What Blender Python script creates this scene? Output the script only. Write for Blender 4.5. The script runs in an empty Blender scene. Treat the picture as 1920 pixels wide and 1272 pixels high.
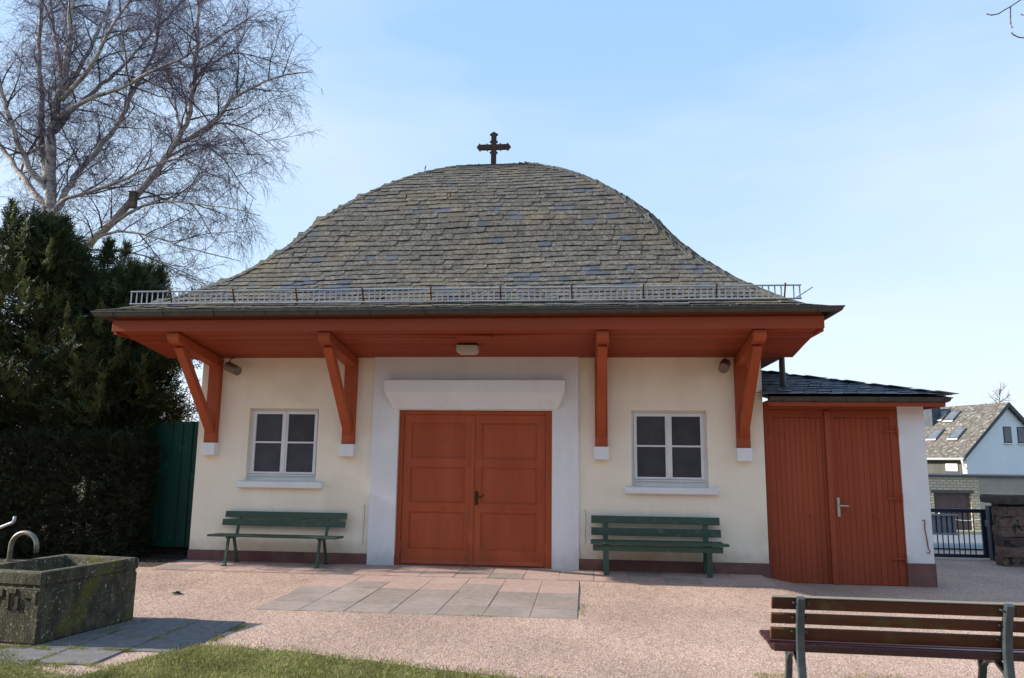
import bpy, bmesh, math, random
import numpy as np
from mathutils import Vector, Matrix, noise
R = math.radians
sc = bpy.context.scene
col = sc.collection
rng = random.Random(7)
nrg = np.random.default_rng(11)

# ------------------------------------------------------------------ camera, sky, sun, exposure
def set_camera():
    f, pi, ro, ya = 1406., .16, .012, .0985
    fw = Vector((-math.sin(ya), math.cos(ya), 0)); rt = Vector((math.cos(ya), math.sin(ya), 0)); up = Vector((0, 0, 1))
    F = fw*math.cos(pi)+up*math.sin(pi); U = -fw*math.sin(pi)+up*math.cos(pi)
    R2 = rt*math.cos(ro)+U*math.sin(ro); U2 = -rt*math.sin(ro)+U*math.cos(ro)
    cd = bpy.data.cameras.new('camera'); cam = bpy.data.objects.new('camera', cd); col.objects.link(cam)
    cd.sensor_width = 36; cd.lens = f/1920*36; cd.clip_start = .05; cd.clip_end = 3000
    m = Matrix.Identity(4)
    for i in range(3):
        m[i][0], m[i][1], m[i][2] = R2[i], U2[i], -F[i]
    m[0][3], m[1][3], m[2][3] = .871, -11.63, 1.62
    cam.matrix_world = m
    sc.camera = cam
set_camera()
SUN_EL, SUN_AZ = 25.0, 3.8            # degrees; the sun stands left of the facade, a little in front of its plane
VEIL = 6.7
w = bpy.data.worlds.new('World'); sc.world = w; w.use_nodes = True
nt = w.node_tree; nt.nodes.clear()
wo = nt.nodes.new('ShaderNodeOutputWorld'); bg = nt.nodes.new('ShaderNodeBackground'); sky = nt.nodes.new('ShaderNodeTexSky')
sky.sky_type = 'NISHITA'; sky.sun_disc = False; sky.sun_elevation = R(SUN_EL); sky.sun_rotation = R(270-SUN_AZ)
sky.air_density = 1.0; sky.dust_density = 1.6; sky.ozone_density = 1.6; sky.altitude = 100
tc = nt.nodes.new('ShaderNodeTexCoord')
L = nt.links.new
sx = nt.nodes.new('ShaderNodeSeparateXYZ'); L(tc.outputs['Generated'], sx.inputs[0])
vr = nt.nodes.new('ShaderNodeValToRGB'); L(sx.outputs[2], vr.inputs[0])          # thin high haze, paler towards the horizon
e = vr.color_ramp.elements; e[0].position = 0; e[0].color = (.74, .82, .94, 1); e[1].position = 1; e[1].color = (.30, .52, .88, 1)
x = e.new(.2); x.color = (.58, .745, .93, 1); x = e.new(.5); x.color = (.365, .59, .91, 1)
vm = nt.nodes.new('ShaderNodeVectorMath'); vm.operation = 'SCALE'; vm.inputs['Scale'].default_value = VEIL; L(vr.outputs[0], vm.inputs[0])
mp = nt.nodes.new('ShaderNodeMapping'); mp.inputs['Scale'].default_value = (.9, .9, 3.2); mp.inputs['Rotation'].default_value = (.1, .25, .4); L(tc.outputs['Generated'], mp.inputs[0])
no = nt.nodes.new('ShaderNodeTexNoise'); no.inputs['Scale'].default_value = 1.5; no.inputs['Detail'].default_value = 6; no.inputs['Roughness'].default_value = .5; L(mp.outputs[0], no.inputs['Vector'])
cr = nt.nodes.new('ShaderNodeMapRange'); cr.inputs[1].default_value = .43; cr.inputs[2].default_value = .75; cr.inputs[4].default_value = .75; L(no.outputs[0], cr.inputs[0])
cl = nt.nodes.new('ShaderNodeMix'); cl.data_type = 'RGBA'; L(cr.outputs[0], cl.inputs[0]); L(vm.outputs[0], cl.inputs[6]); cl.inputs[7].default_value = (.76*VEIL, .84*VEIL, .94*VEIL, 1)
mx = nt.nodes.new('ShaderNodeMix'); mx.data_type = 'RGBA'; mx.inputs[0].default_value = .78
L(sky.outputs[0], mx.inputs[6]); L(cl.outputs[2], mx.inputs[7]); L(mx.outputs[2], bg.inputs[0]); L(bg.outputs[0], wo.inputs[0])
bg.inputs[1].default_value = .12
sd = bpy.data.lights.new('sun', 'SUN'); sun = bpy.data.objects.new('sun', sd); col.objects.link(sun)
sd.energy = 5.0; sd.angle = R(.53); sd.color = (1, .93, .83)
to_sun = Vector((-math.cos(R(SUN_EL))*math.cos(R(SUN_AZ)), -math.cos(R(SUN_EL))*math.sin(R(SUN_AZ)), math.sin(R(SUN_EL))))
sun.rotation_euler = to_sun.to_track_quat('Z', 'Y').to_euler(); sun.location = (-20, -4, 20)
vs = sc.view_settings; vs.view_transform = 'Standard'; vs.look = 'None'; vs.gamma = 1; vs.use_curve_mapping = False; vs.exposure = .72

# ------------------------------------------------------------------ helpers
def srgb(h):
    c = [int(h[i:i+2], 16)/255 for i in (0, 2, 4)]
    return tuple((x/12.92 if x <= .04045 else ((x+.055)/1.055)**2.4) for x in c)+(1,)
def mat(name, stops, scale=6, detail=6, rough=.8, bump=None, metal=0, spec=.4, stretch=None, spots=None, island=None, nrough=.6, dirt=None, local=False):
    """colour noise between the stops; bump=(scale, distance); spots=(scale, threshold, colour); island = lightness spread per piece"""
    m = bpy.data.materials.new(name); m.use_nodes = True; t = m.node_tree; N = t.nodes; K = t.links.new
    b = N['Principled BSDF']; b.inputs['Roughness'].default_value = rough; b.inputs['Metallic'].default_value = metal
    b.inputs['Specular IOR Level'].default_value = spec
    if local:
        g = N.new('ShaderNodeTexCoord'); src = g.outputs['Object']
    else:
        g = N.new('ShaderNodeNewGeometry'); src = g.outputs['Position']
    if stretch:
        mp_ = N.new('ShaderNodeMapping'); mp_.inputs['Scale'].default_value = stretch; K(src, mp_.inputs[0]); vec = mp_.outputs[0]
    else:
        vec = src
    n = N.new('ShaderNodeTexNoise'); n.inputs['Scale'].default_value = scale; n.inputs['Detail'].default_value = detail; n.inputs['Roughness'].default_value = nrough
    K(vec, n.inputs['Vector'])
    r = N.new('ShaderNodeValToRGB'); e = r.color_ramp.elements
    k = len(stops)
    while len(e) < k: e.new(.5)
    for i, (p, c) in enumerate(stops):
        e[i].position = p; e[i].color = c if len(c) == 4 else tuple(c)+(1,)
    K(n.outputs[0], r.inputs[0]); out = r.outputs[0]
    if dirt:
        ds, lo, hi, dc = dirt
        n3 = N.new('ShaderNodeTexNoise'); n3.inputs['Scale'].default_value = ds; n3.inputs['Detail'].default_value = 5; K(src, n3.inputs['Vector'])
        mr = N.new('ShaderNodeMapRange'); mr.inputs[1].default_value = lo; mr.inputs[2].default_value = hi; K(n3.outputs[0], mr.inputs[0])
        x = N.new('ShaderNodeMix'); x.data_type = 'RGBA'; K(mr.outputs[0], x.inputs[0]); K(out, x.inputs[6]); x.inputs[7].default_value = dc; out = x.outputs[2]
    if spots:
        ss, th, sc_ = spots
        v = N.new('ShaderNodeTexNoise'); v.inputs['Scale'].default_value = ss; v.inputs['Detail'].default_value = 3; v.inputs['Roughness'].default_value = .7; K(src, v.inputs['Vector'])
        mr = N.new('ShaderNodeMapRange'); mr.inputs[1].default_value = th; mr.inputs[2].default_value = th+.06; K(v.outputs[0], mr.inputs[0])
        x = N.new('ShaderNodeMix'); x.data_type = 'RGBA'; K(mr.outputs[0], x.inputs[0]); K(out, x.inputs[6]); x.inputs[7].default_value = sc_; out = x.outputs[2]
    if island:
        gi = N.new('ShaderNodeNewGeometry'); oi = N.new('ShaderNodeObjectInfo')
        ad = N.new('ShaderNodeMath'); ad.operation = 'ADD'; K(gi.outputs['Random Per Island'], ad.inputs[0]); K(oi.outputs['Random'], ad.inputs[1])
        fr = N.new('ShaderNodeMath'); fr.operation = 'FRACT'; K(ad.outputs[0], fr.inputs[0])
        mr = N.new('ShaderNodeMapRange'); mr.inputs[3].default_value = 1-island; mr.inputs[4].default_value = 1+island; K(fr.outputs[0], mr.inputs[0])
        hv = N.new('ShaderNodeHueSaturation'); K(mr.outputs[0], hv.inputs['Value']); K(out, hv.inputs['Color']); out = hv.outputs[0]
    K(out, b.inputs['Base Color'])
    if bump:
        n2 = N.new('ShaderNodeTexNoise'); n2.inputs['Scale'].default_value = bump[0]; n2.inputs['Detail'].default_value = 8; K(vec if len(bump) > 2 else src, n2.inputs['Vector'])
        bp = N.new('ShaderNodeBump'); bp.inputs['Distance'].default_value = bump[1]; bp.inputs['Strength'].default_value = 1
        K(n2.outputs[0], bp.inputs['Height']); K(bp.outputs[0], b.inputs['Normal'])
    return m
def weather(m, streak, plinth_z):
    """rain streaks down the plaster and splashed dirt just above the plinth"""
    t = m.node_tree; N = t.nodes; K = t.links.new; b = N['Principled BSDF']; src = b.inputs['Base Color'].links[0].from_socket
    g = N.new('ShaderNodeNewGeometry'); mp_ = N.new('ShaderNodeMapping'); mp_.inputs['Scale'].default_value = (5, 5, .35); K(g.outputs['Position'], mp_.inputs[0])
    n = N.new('ShaderNodeTexNoise'); n.inputs['Scale'].default_value = 1; n.inputs['Detail'].default_value = 7; n.inputs['Roughness'].default_value = .65; K(mp_.outputs[0], n.inputs['Vector'])
    r = N.new('ShaderNodeMapRange'); r.inputs[1].default_value = .5; r.inputs[2].default_value = .8; r.inputs[4].default_value = .24; K(n.outputs[0], r.inputs[0])
    x = N.new('ShaderNodeMix'); x.data_type = 'RGBA'; K(r.outputs[0], x.inputs[0]); K(src, x.inputs[6]); x.inputs[7].default_value = streak
    sp = N.new('ShaderNodeSeparateXYZ'); K(g.outputs['Position'], sp.inputs[0])
    n2 = N.new('ShaderNodeTexNoise'); n2.inputs['Scale'].default_value = 7; n2.inputs['Detail'].default_value = 8; K(g.outputs['Position'], n2.inputs['Vector'])
    ad = N.new('ShaderNodeMath'); ad.operation = 'MULTIPLY_ADD'; K(n2.outputs[0], ad.inputs[0]); ad.inputs[1].default_value = .5; K(sp.outputs[2], ad.inputs[2])
    r2 = N.new('ShaderNodeMapRange'); r2.inputs[1].default_value = plinth_z+.2; r2.inputs[2].default_value = plinth_z+.48; r2.inputs[3].default_value = .55; r2.inputs[4].default_value = 0; K(ad.outputs[0], r2.inputs[0])
    y = N.new('ShaderNodeMix'); y.data_type = 'RGBA'; K(r2.outputs[0], y.inputs[0]); K(x.outputs[2], y.inputs[6]); y.inputs[7].default_value = tuple(c*.8 for c in streak[:3])+(1,)
    K(y.outputs[2], b.inputs['Base Color'])
def v3(*a): return tuple(a)+(1,)

class MB:
    def __init__(s): s.v = []; s.f = []
    def add(s, vs, fs):
        o = len(s.v); s.v += [tuple(p) for p in vs]; s.f += [tuple(i+o for i in q) for q in fs]; return s
    def box(s, x0, x1, y0, y1, z0, z1):
        return s.add([(x0,y0,z0),(x1,y0,z0),(x1,y1,z0),(x0,y1,z0),(x0,y0,z1),(x1,y0,z1),(x1,y1,z1),(x0,y1,z1)],
              [(0,3,2,1),(4,5,6,7),(0,1,5,4),(1,2,6,5),(2,3,7,6),(3,0,4,7)])
    def prism(s, pts, ext):
        e = Vector(ext); n = len(pts); p = [Vector(q) for q in pts]
        s.add(p+[q+e for q in p], [tuple(range(n))[::-1], tuple(range(n, 2*n))]+[(i, (i+1) % n, n+(i+1) % n, n+i) for i in range(n)])
        return s
    def tube(s, pts, rad, n=8, cap=True, ph=0.):
        P = [Vector(p) for p in pts]; k = len(P)
        if not hasattr(rad, '__len__'): rad = [rad]*k
        vs = []; ref = None
        for i in range(k):
            t = (P[min(i+1, k-1)]-P[max(i-1, 0)])
            if t.length < 1e-9: t = Vector((0, 0, 1))
            t.normalize()
            if ref is None: ref = t.orthogonal().normalized()
            else:
                ref = ref-t*ref.dot(t)
                ref = ref.normalized() if ref.length > 1e-6 else t.orthogonal().normalized()
            b = t.cross(ref)
            for j in range(n):
                a = 2*math.pi*j/n+ph
                vs.append(P[i]+(ref*math.cos(a)+b*math.sin(a))*rad[i])
        fs = [(i*n+j, i*n+(j+1) % n, (i+1)*n+(j+1) % n, (i+1)*n+j) for i in range(k-1) for j in range(n)]
        if cap: fs += [tuple(range(n))[::-1], tuple(range((k-1)*n, k*n))]
        return s.add(vs, fs)
    def bar(s, a, b, w, h, up=(0, 0, 1)):
        a = Vector(a); b = Vector(b); t = (b-a).normalized(); u = Vector(up); sx = t.cross(u).normalized(); uz = sx.cross(t)
        vs = [p+sx*i*w/2+uz*j*h/2 for p in (a, b) for i, j in ((-1,-1),(1,-1),(1,1),(-1,1))]
        return s.add(vs, [(0,1,2,3)[::-1],(4,5,6,7)[::-1][::-1]]+[(i, (i+1) % 4, 4+(i+1) % 4, 4+i) for i in range(4)])
    def holes(s, x0, x1, z0, z1, y0, y1, hs):
        """upright slab in the xz plane with rectangular holes (hx0,hx1,hz0,hz1)"""
        xs = sorted({x0, x1, *[min(max(h[i], x0), x1) for h in hs for i in (0, 1)]}); zs = sorted({z0, z1, *[min(max(h[i], z0), z1) for h in hs for i in (2, 3)]})
        def solid(i, j):
            if i < 0 or j < 0 or i >= len(xs)-1 or j >= len(zs)-1: return False
            cx, cz = (xs[i]+xs[i+1])/2, (zs[j]+zs[j+1])/2
            return not any(h[0] < cx < h[1] and h[2] < cz < h[3] for h in hs)
        for i in range(len(xs)-1):
            for j in range(len(zs)-1):
                if not solid(i, j): continue
                a, b, c, d = xs[i], xs[i+1], zs[j], zs[j+1]
                s.add([(a,y0,c),(b,y0,c),(b,y0,d),(a,y0,d)], [(0,1,2,3)])
                s.add([(a,y1,c),(b,y1,c),(b,y1,d),(a,y1,d)], [(3,2,1,0)])
                if not solid(i-1, j): s.add([(a,y0,c),(a,y1,c),(a,y1,d),(a,y0,d)], [(3,2,1,0)])
                if not solid(i+1, j): s.add([(b,y0,c),(b,y1,c),(b,y1,d),(b,y0,d)], [(0,1,2,3)])
                if not solid(i, j-1): s.add([(a,y0,c),(b,y0,c),(b,y1,c),(a,y1,c)], [(3,2,1,0)])
                if not solid(i, j+1): s.add([(a,y0,d),(b,y0,d),(b,y1,d),(a,y1,d)], [(0,1,2,3)])
        return s
    def xf(s, M):
        s.v = [tuple(M @ Vector(p)) for p in s.v]; return s
WM = {}
def thing(name, label, cat, loc, group=None, rz=0):
    o = bpy.data.objects.new(name, None); col.objects.link(o); o.location = loc; o.rotation_euler = (0, 0, rz)
    o.empty_display_size = .2
    WM[o] = Matrix.Translation(loc) @ Matrix.Rotation(rz, 4, 'Z')
    o['label'] = label; o['category'] = cat
    if group: o['group'] = group
    return o
def tag(o, label, cat, group=None):
    o['label'] = label; o['category'] = cat
    if group: o['group'] = group
    return o
def link(name, me, M, parent=None, **props):
    o = bpy.data.objects.new(name, me); col.objects.link(o)
    if parent is not None:
        o.parent = parent; o.matrix_parent_inverse = WM[parent].inverted()
    o.matrix_basis = M; WM[o] = M.copy()
    for k, v in props.items(): o[k] = v
    return o
def mesh(name, mb, m, smooth=False, center=None):
    me = bpy.data.meshes.new(name)
    vs = mb.v
    if center is not None: vs = [(p[0]-center[0], p[1]-center[1], p[2]-center[2]) for p in vs]
    me.from_pydata(vs, [], mb.f); me.update()
    if m is not None: me.materials.append(m)
    if smooth: me.polygons.foreach_set('use_smooth', [True]*len(me.polygons))
    return me
def part(name, mb, m, parent=None, smooth=False, bevel=0, fix=False, **props):
    a = np.array(mb.v); c = (a.min(0)+a.max(0))/2; c = [float(x) for x in c]
    me = mesh(name, mb, m, smooth, c)
    if fix:
        bm = bmesh.new(); bm.from_mesh(me); bmesh.ops.recalc_face_normals(bm, faces=bm.faces); bm.to_mesh(me); bm.free()
    o = link(name, me, Matrix.Translation(c), parent, **props)
    if bevel:
        md = o.modifiers.new('bevel', 'BEVEL'); md.width = bevel; md.segments = 2; md.limit_method = 'ANGLE'; md.angle_limit = R(40)
    return o
def box(*a): return MB().box(*a)
def npmesh(name, V, Fq, m, parent=None, cols=None, **props):
    """V (n,3), Fq (k,3|4) integer faces; quick path for big meshes"""
    me = bpy.data.meshes.new(name); V = np.ascontiguousarray(V, dtype=np.float32); k, q = Fq.shape
    me.vertices.add(len(V)); me.vertices.foreach_set('co', V.ravel())
    me.loops.add(k*q); me.loops.foreach_set('vertex_index', np.ascontiguousarray(Fq, dtype=np.int32).ravel())
    me.polygons.add(k); me.polygons.foreach_set('loop_start', np.arange(0, k*q, q, dtype=np.int32)); me.polygons.foreach_set('loop_total', np.full(k, q, dtype=np.int32))
    me.update(calc_edges=True); me.materials.append(m)
    if cols is not None:
        at = me.attributes.new('tint', 'FLOAT', 'POINT'); at.data.foreach_set('value', np.ascontiguousarray(cols, dtype=np.float32))
    return link(name, me, Matrix.Identity(4), parent, **props)
def ss(a, b, x):
    t = min(1, max(0, (x-a)/(b-a))); return t*t*(3-2*t)

# ------------------------------------------------------------------ materials
M_plaster = mat('cream_plaster', [(.3, srgb('ede1ca')), (.7, srgb('f4ead6'))], 1.3, rough=.9, bump=(90, .004), dirt=(.9, .55, .8, srgb('dcd0b8')))
M_white = mat('white_plaster', [(.3, srgb('dededf')), (.7, srgb('e6e6e5'))], 2, rough=.85, bump=(70, .002))
weather(M_plaster, srgb('d6cab2'), .17); weather(M_white, srgb('c6c2bc'), .1)
M_plinth = mat('plinth_paint', [(.3, srgb('6d4a46')), (.7, srgb('7a5650'))], 4, rough=.85, bump=(60, .003), dirt=(3, .5, .75, srgb('8a6c62')))
M_red = mat('red_timber_paint', [(.25, srgb('984425')), (.55, srgb('a64f2d')), (.8, srgb('b05936'))], 3, rough=.6, bump=(30, .0012, 1), stretch=(1, 1, .12), spec=.3, island=.07, dirt=(4, .55, .85, srgb('8f4f38')))
M_redh = mat('red_board_paint', [(.25, srgb('87391e')), (.55, srgb('934225')), (.8, srgb('9c4a2b'))], 3, rough=.6, bump=(40, .0015, 1), stretch=(.1, 1, 1), spec=.3, island=.1)
M_shedred = mat('shed_door_paint', [(.25, srgb('8b3e26')), (.55, srgb('96472d')), (.8, srgb('9f5036'))], 3, rough=.7, bump=(30, .0015, 1), stretch=(1, 1, .1), spec=.25, island=.08)
M_frame = mat('white_window_paint', [(.3, srgb('d8d8d8')), (.7, srgb('e2e2e2'))], 5, rough=.45)
M_pane = mat('dark_glass', [(.3, srgb('434449')), (.7, srgb('515257'))], 3, rough=.17, spec=.4, island=.12, bump=(5, .004))
M_zinc = mat('weathered_zinc', [(.3, srgb('46433f')), (.7, srgb('57534f'))], 8, rough=.55, metal=.4)
M_galv = mat('galvanised_steel', [(.3, srgb('94989e')), (.7, srgb('a8acb1'))], 9, rough=.5, metal=.2)
M_rust = mat('rusty_iron', [(.3, srgb('4f2a1a')), (.7, srgb('7a4527'))], 14, rough=.9)
M_cross = mat('dark_rusted_iron', [(.3, srgb('2a1d1c')), (.7, srgb('44302a'))], 9, rough=.8, metal=.2)
M_bronze = mat('dark_bronze', [(.3, srgb('3a3022')), (.7, srgb('50432e'))], 20, rough=.4, metal=.7)
M_steel = mat('brushed_steel', [(.3, srgb('b9bbb8')), (.7, srgb('cfd0cc'))], 20, rough=.3, metal=.8)
M_beige = mat('beige_housing', [(.3, srgb('b3a897')), (.7, srgb('c0b5a3'))], 10, rough=.5)
M_flood = mat('brown_housing', [(.3, srgb('6e6055')), (.7, srgb('7b6c60'))], 10, rough=.45)
M_slate = mat('lichen_slate', [(.35, srgb('262321')), (.46, srgb('4d4841')), (.56, srgb('706a61')), (.69, srgb('9c958a'))], 16, detail=12, rough=.9, bump=(40, .012),
              dirt=(1.0, .5, .95, srgb('7b6c4a')), spots=(19, .6, srgb('45423c')), island=.2, nrough=.85)
M_slate2 = mat('bare_slate', [(.3, srgb('46474c')), (.7, srgb('5b5c62'))], 12, rough=.6, bump=(50, .003), island=.22)
M_slate3 = mat('dark_shed_slate', [(.3, srgb('565e68')), (.7, srgb('7d8894'))], 7, rough=.42, bump=(50, .004), island=.3, spec=.5, spots=(3, .6, srgb('3f4034')))
M_under = mat('slate_underlay', [(.3, srgb('24221f')), (.7, srgb('302d29'))], 7, rough=.95)
M_green = mat('green_bench_paint', [(.25, srgb('30473a')), (.6, srgb('3b5242')), (.85, srgb('4c6350'))], 5, rough=.6, bump=(50, .002, 1), stretch=(.12, 1, 1), island=.08, dirt=(11, .58, .75, srgb('5d6354')))
M_greenfe = mat('green_sheet_paint', [(.3, srgb('0b3a2c')), (.7, srgb('10483a'))], 3, rough=.5, dirt=(4, .6, .8, srgb('1d5a48')))
M_brown = mat('old_bench_timber', [(.25, srgb('351c0e')), (.55, srgb('4f2c16')), (.85, srgb('623a1e'))], 6, rough=.7, bump=(60, .002, 1), stretch=(.1, 1, 1), dirt=(5, .55, .72, srgb('4d4a1c')), island=.1)
M_maroon = mat('maroon_bench_paint', [(.3, srgb('2c1316')), (.7, srgb('3c1a1c'))], 6, rough=.35, spec=.5)
M_greyed = mat('greyed_timber', [(.3, srgb('6b6558')), (.7, srgb('8d8678'))], 12, rough=.9, bump=(80, .003, 1), stretch=(.08, 1, 1))
M_castg = mat('grey_cast_iron', [(.3, srgb('3a4447')), (.7, srgb('4b5659'))], 12, rough=.4, metal=.25, dirt=(30, .6, .75, srgb('3f463f')))
M_trough = mat('mossy_concrete', [(.27, srgb('201d16')), (.46, srgb('3b372a')), (.61, srgb('5e5843')), (.8, srgb('88816a'))], 7, detail=12, rough=.95, bump=(60, .008),
               dirt=(3.0, .56, .72, srgb('5a5316')), spots=(34, .615, srgb('a3a190')), nrough=.8, stretch=(1, 1, .45))
M_inner = mat('wet_concrete', [(.3, srgb('3e3c39')), (.7, srgb('55524d'))], 6, rough=.5, bump=(30, .006))
M_tap = mat('worn_metal_pipe', [(.3, srgb('6d695c')), (.7, srgb('8b877a'))], 12, rough=.45, metal=.5)
M_slab = mat('grey_paving', [(.25, srgb('80736a')), (.55, srgb('928479')), (.8, srgb('a29488'))], 11, detail=10, rough=.95, bump=(120, .006), island=.07, dirt=(1.2, .5, .72, srgb('a3918a')), spots=(90, .68, srgb('6a6561')))
M_slabd = mat('dark_paving', [(.25, srgb('5f5c5b')), (.55, srgb('716d6b')), (.8, srgb('827d7a'))], 11, detail=10, rough=.95, bump=(120, .006), island=.08, spots=(90, .68, srgb('4d4b48')))
M_dust = mat('dusty_paving', [(.25, srgb('a08579')), (.55, srgb('ae9387')), (.8, srgb('bba194'))], 11, detail=10, rough=.95, bump=(120, .006), island=.05)
M_stone = mat('gravel_stone', [(.3, srgb('a08070')), (.5, srgb('c0a090')), (.7, srgb('d9c0b0'))], 30, rough=.9, island=.32)
M_soil = mat('dark_soil', [(.3, srgb('2a211a')), (.7, srgb('3f342a'))], 9, rough=1, bump=(40, .03))
M_earth = mat('meadow_earth', [(.3, srgb('4a5030')), (.7, srgb('646444'))], .6, rough=1)
M_asphalt = mat('street_asphalt', [(.3, srgb('6a6d72')), (.7, srgb('7a7d82'))], 5, rough=.85, bump=(80, .004))
M_kerb = mat('pale_kerb', [(.3, srgb('8d8a78')), (.7, srgb('a19d88'))], 3, rough=.9)
M_gate = mat('dark_blue_paint', [(.3, srgb('1d2536')), (.7, srgb('262f42'))], 6, rough=.45)
M_plate = mat('grey_sheet', [(.3, srgb('90949c')), (.7, srgb('a0a4ac'))], 4, rough=.5)
M_sand = mat('sandstone', [(.2, srgb('453530')), (.5, srgb('67524a')), (.8, srgb('86746a'))], 6, detail=9, rough=.95, bump=(25, .03), island=.4, spots=(6, .58, srgb('33322b')))
M_mortar = mat('old_mortar', [(.3, srgb('3d3833')), (.7, srgb('54504a'))], 9, rough=1, bump=(40, .01))
M_bark = mat('birch_bark', [(.3, srgb('58504a')), (.45, srgb('968e86')), (.6, srgb('bcb4aa')), (.8, srgb('d8d0c6'))], 3.2, detail=8, rough=.85, bump=(14, .02), stretch=(1, 1, 3), spots=(5, .6, srgb('3a332e')), nrough=.7)
M_bark2 = mat('grey_bark', [(.3, srgb('4a4038')), (.7, srgb('6e6256'))], 5, rough=.95, bump=(14, .02))
M_dbark = mat('dark_branch_bark', [(.3, srgb('3a3231')), (.7, srgb('685c56'))], 5, rough=.95)
M_twig = mat('purple_twig', [(.3, srgb('4c4254')), (.7, srgb('71657a'))], 2, rough=.8)
M_twig2 = mat('tan_twig', [(.3, srgb('6b5d4c')), (.7, srgb('8b7d68'))], 2, rough=.8)
M_bud = mat('red_bud', [(.3, srgb('6e3a38')), (.7, srgb('8a4b47'))], 20, rough=.6)
M_bluewhite = mat('white_render', [(.3, srgb('dfe3ea')), (.7, srgb('e8ebf0'))], .6, rough=.9)
M_htile = mat('lichened_tiles', [(.36, srgb('3b3733')), (.5, srgb('5e5952')), (.58, srgb('77726a')), (.66, srgb('cfcac2'))], 4.2, detail=9, rough=.95, bump=(3, .04), nrough=.8)
M_clad = mat('dark_cladding', [(.3, srgb('4c4a47')), (.7, srgb('5a5855'))], 3, rough=.9, stretch=(1, 1, .1))
M_dslate = mat('slate_cladding', [(.3, srgb('3a4048')), (.7, srgb('4a525a'))], 3, rough=.6)
M_grend = mat('grey_render', [(.3, srgb('8b857f')), (.7, srgb('99938c'))], 1.5, rough=.95, bump=(30, .004))
M_gdoor = mat('brown_garage_door', [(.3, srgb('5c4d4b')), (.7, srgb('695957'))], 2, rough=.6)
M_roofing = mat('roof_felt', [(.3, srgb('3b3f44')), (.7, srgb('4a4e54'))], 3, rough=.9)
M_blind = mat('cream_blind', [(.3, srgb('e0d6bf')), (.7, srgb('e8dfca'))], 3, rough=.8)
M_sky = mat('skylight_glass', [(.3, srgb('565b63')), (.7, srgb('6c727a'))], 3, rough=.3, spec=.4)
M_leafg = mat('dull_green_leaf', [(.3, srgb('1f3a2a')), (.7, srgb('33523a'))], 20, rough=.7)
def brick_mat():
    m = bpy.data.materials.new('yellow_brick'); m.use_nodes = True; t = m.node_tree; b = t.nodes['Principled BSDF']; b.inputs['Roughness'].default_value = .9
    g = t.nodes.new('ShaderNodeTexCoord'); mp_ = t.nodes.new('ShaderNodeMapping'); mp_.inputs['Rotation'].default_value = (R(90), 0, 0)
    k = t.nodes.new('ShaderNodeTexBrick'); k.inputs['Scale'].default_value = 1
    k.inputs['Color1'].default_value = srgb('beb59c'); k.inputs['Color2'].default_value = srgb('b2a991'); k.inputs['Mortar'].default_value = srgb('878171')
    k.inputs['Mortar Size'].default_value = .02; k.inputs['Brick Width'].default_value = .3; k.inputs['Row Height'].default_value = .125
    t.links.new(g.outputs['Object'], mp_.inputs[0]); t.links.new(mp_.outputs[0], k.inputs['Vector']); t.links.new(k.outputs[0], b.inputs['Base Color']); return m
M_brick = brick_mat()
def gravel_mat():
    m = bpy.data.materials.new('pink_gravel'); m.use_nodes = True; t = m.node_tree; N = t.nodes; K = t.links.new; b = N['Principled BSDF']; b.inputs['Roughness'].default_value = .95
    b.inputs['Specular IOR Level'].default_value = .2
    g = N.new('ShaderNodeNewGeometry')
    v = N.new('ShaderNodeTexVoronoi'); v.inputs['Scale'].default_value = 110; K(g.outputs['Position'], v.inputs['Vector'])
    sp = N.new('ShaderNodeSeparateColor'); K(v.outputs['Color'], sp.inputs[0])
    r = N.new('ShaderNodeValToRGB'); e = r.color_ramp.elements; e[0].color = srgb('937563'); e[1].color = srgb('e3cbba'); x = e.new(.5); x.color = srgb('c3a492'); K(sp.outputs[0], r.inputs[0])
    n = N.new('ShaderNodeTexNoise'); n.inputs['Scale'].default_value = .55; n.inputs['Detail'].default_value = 7; K(g.outputs['Position'], n.inputs['Vector'])
    mr = N.new('ShaderNodeMapRange'); mr.inputs[1].default_value = .35; mr.inputs[2].default_value = .7; mr.inputs[3].default_value = .74; mr.inputs[4].default_value = 1.08; K(n.outputs[0], mr.inputs[0])
    hv = N.new('ShaderNodeHueSaturation'); K(mr.outputs[0], hv.inputs['Value']); K(r.outputs[0], hv.inputs['Color']); K(hv.outputs[0], b.inputs['Base Color'])
    n2 = N.new('ShaderNodeTexNoise'); n2.inputs['Scale'].default_value = 5; n2.inputs['Detail'].default_value = 8; n2.inputs['Distortion'].default_value = .6; K(g.outputs['Position'], n2.inputs['Vector'])
    b1 = N.new('ShaderNodeBump'); b1.inputs['Distance'].default_value = .05; K(n2.outputs[0], b1.inputs['Height'])
    b2 = N.new('ShaderNodeBump'); b2.inputs['Distance'].default_value = .010; b2.invert = True; K(v.outputs['Distance'], b2.inputs['Height']); K(b1.outputs[0], b2.inputs['Normal']); K(b2.outputs[0], b.inputs['Normal'])
    return m
M_gravel = gravel_mat()
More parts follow.
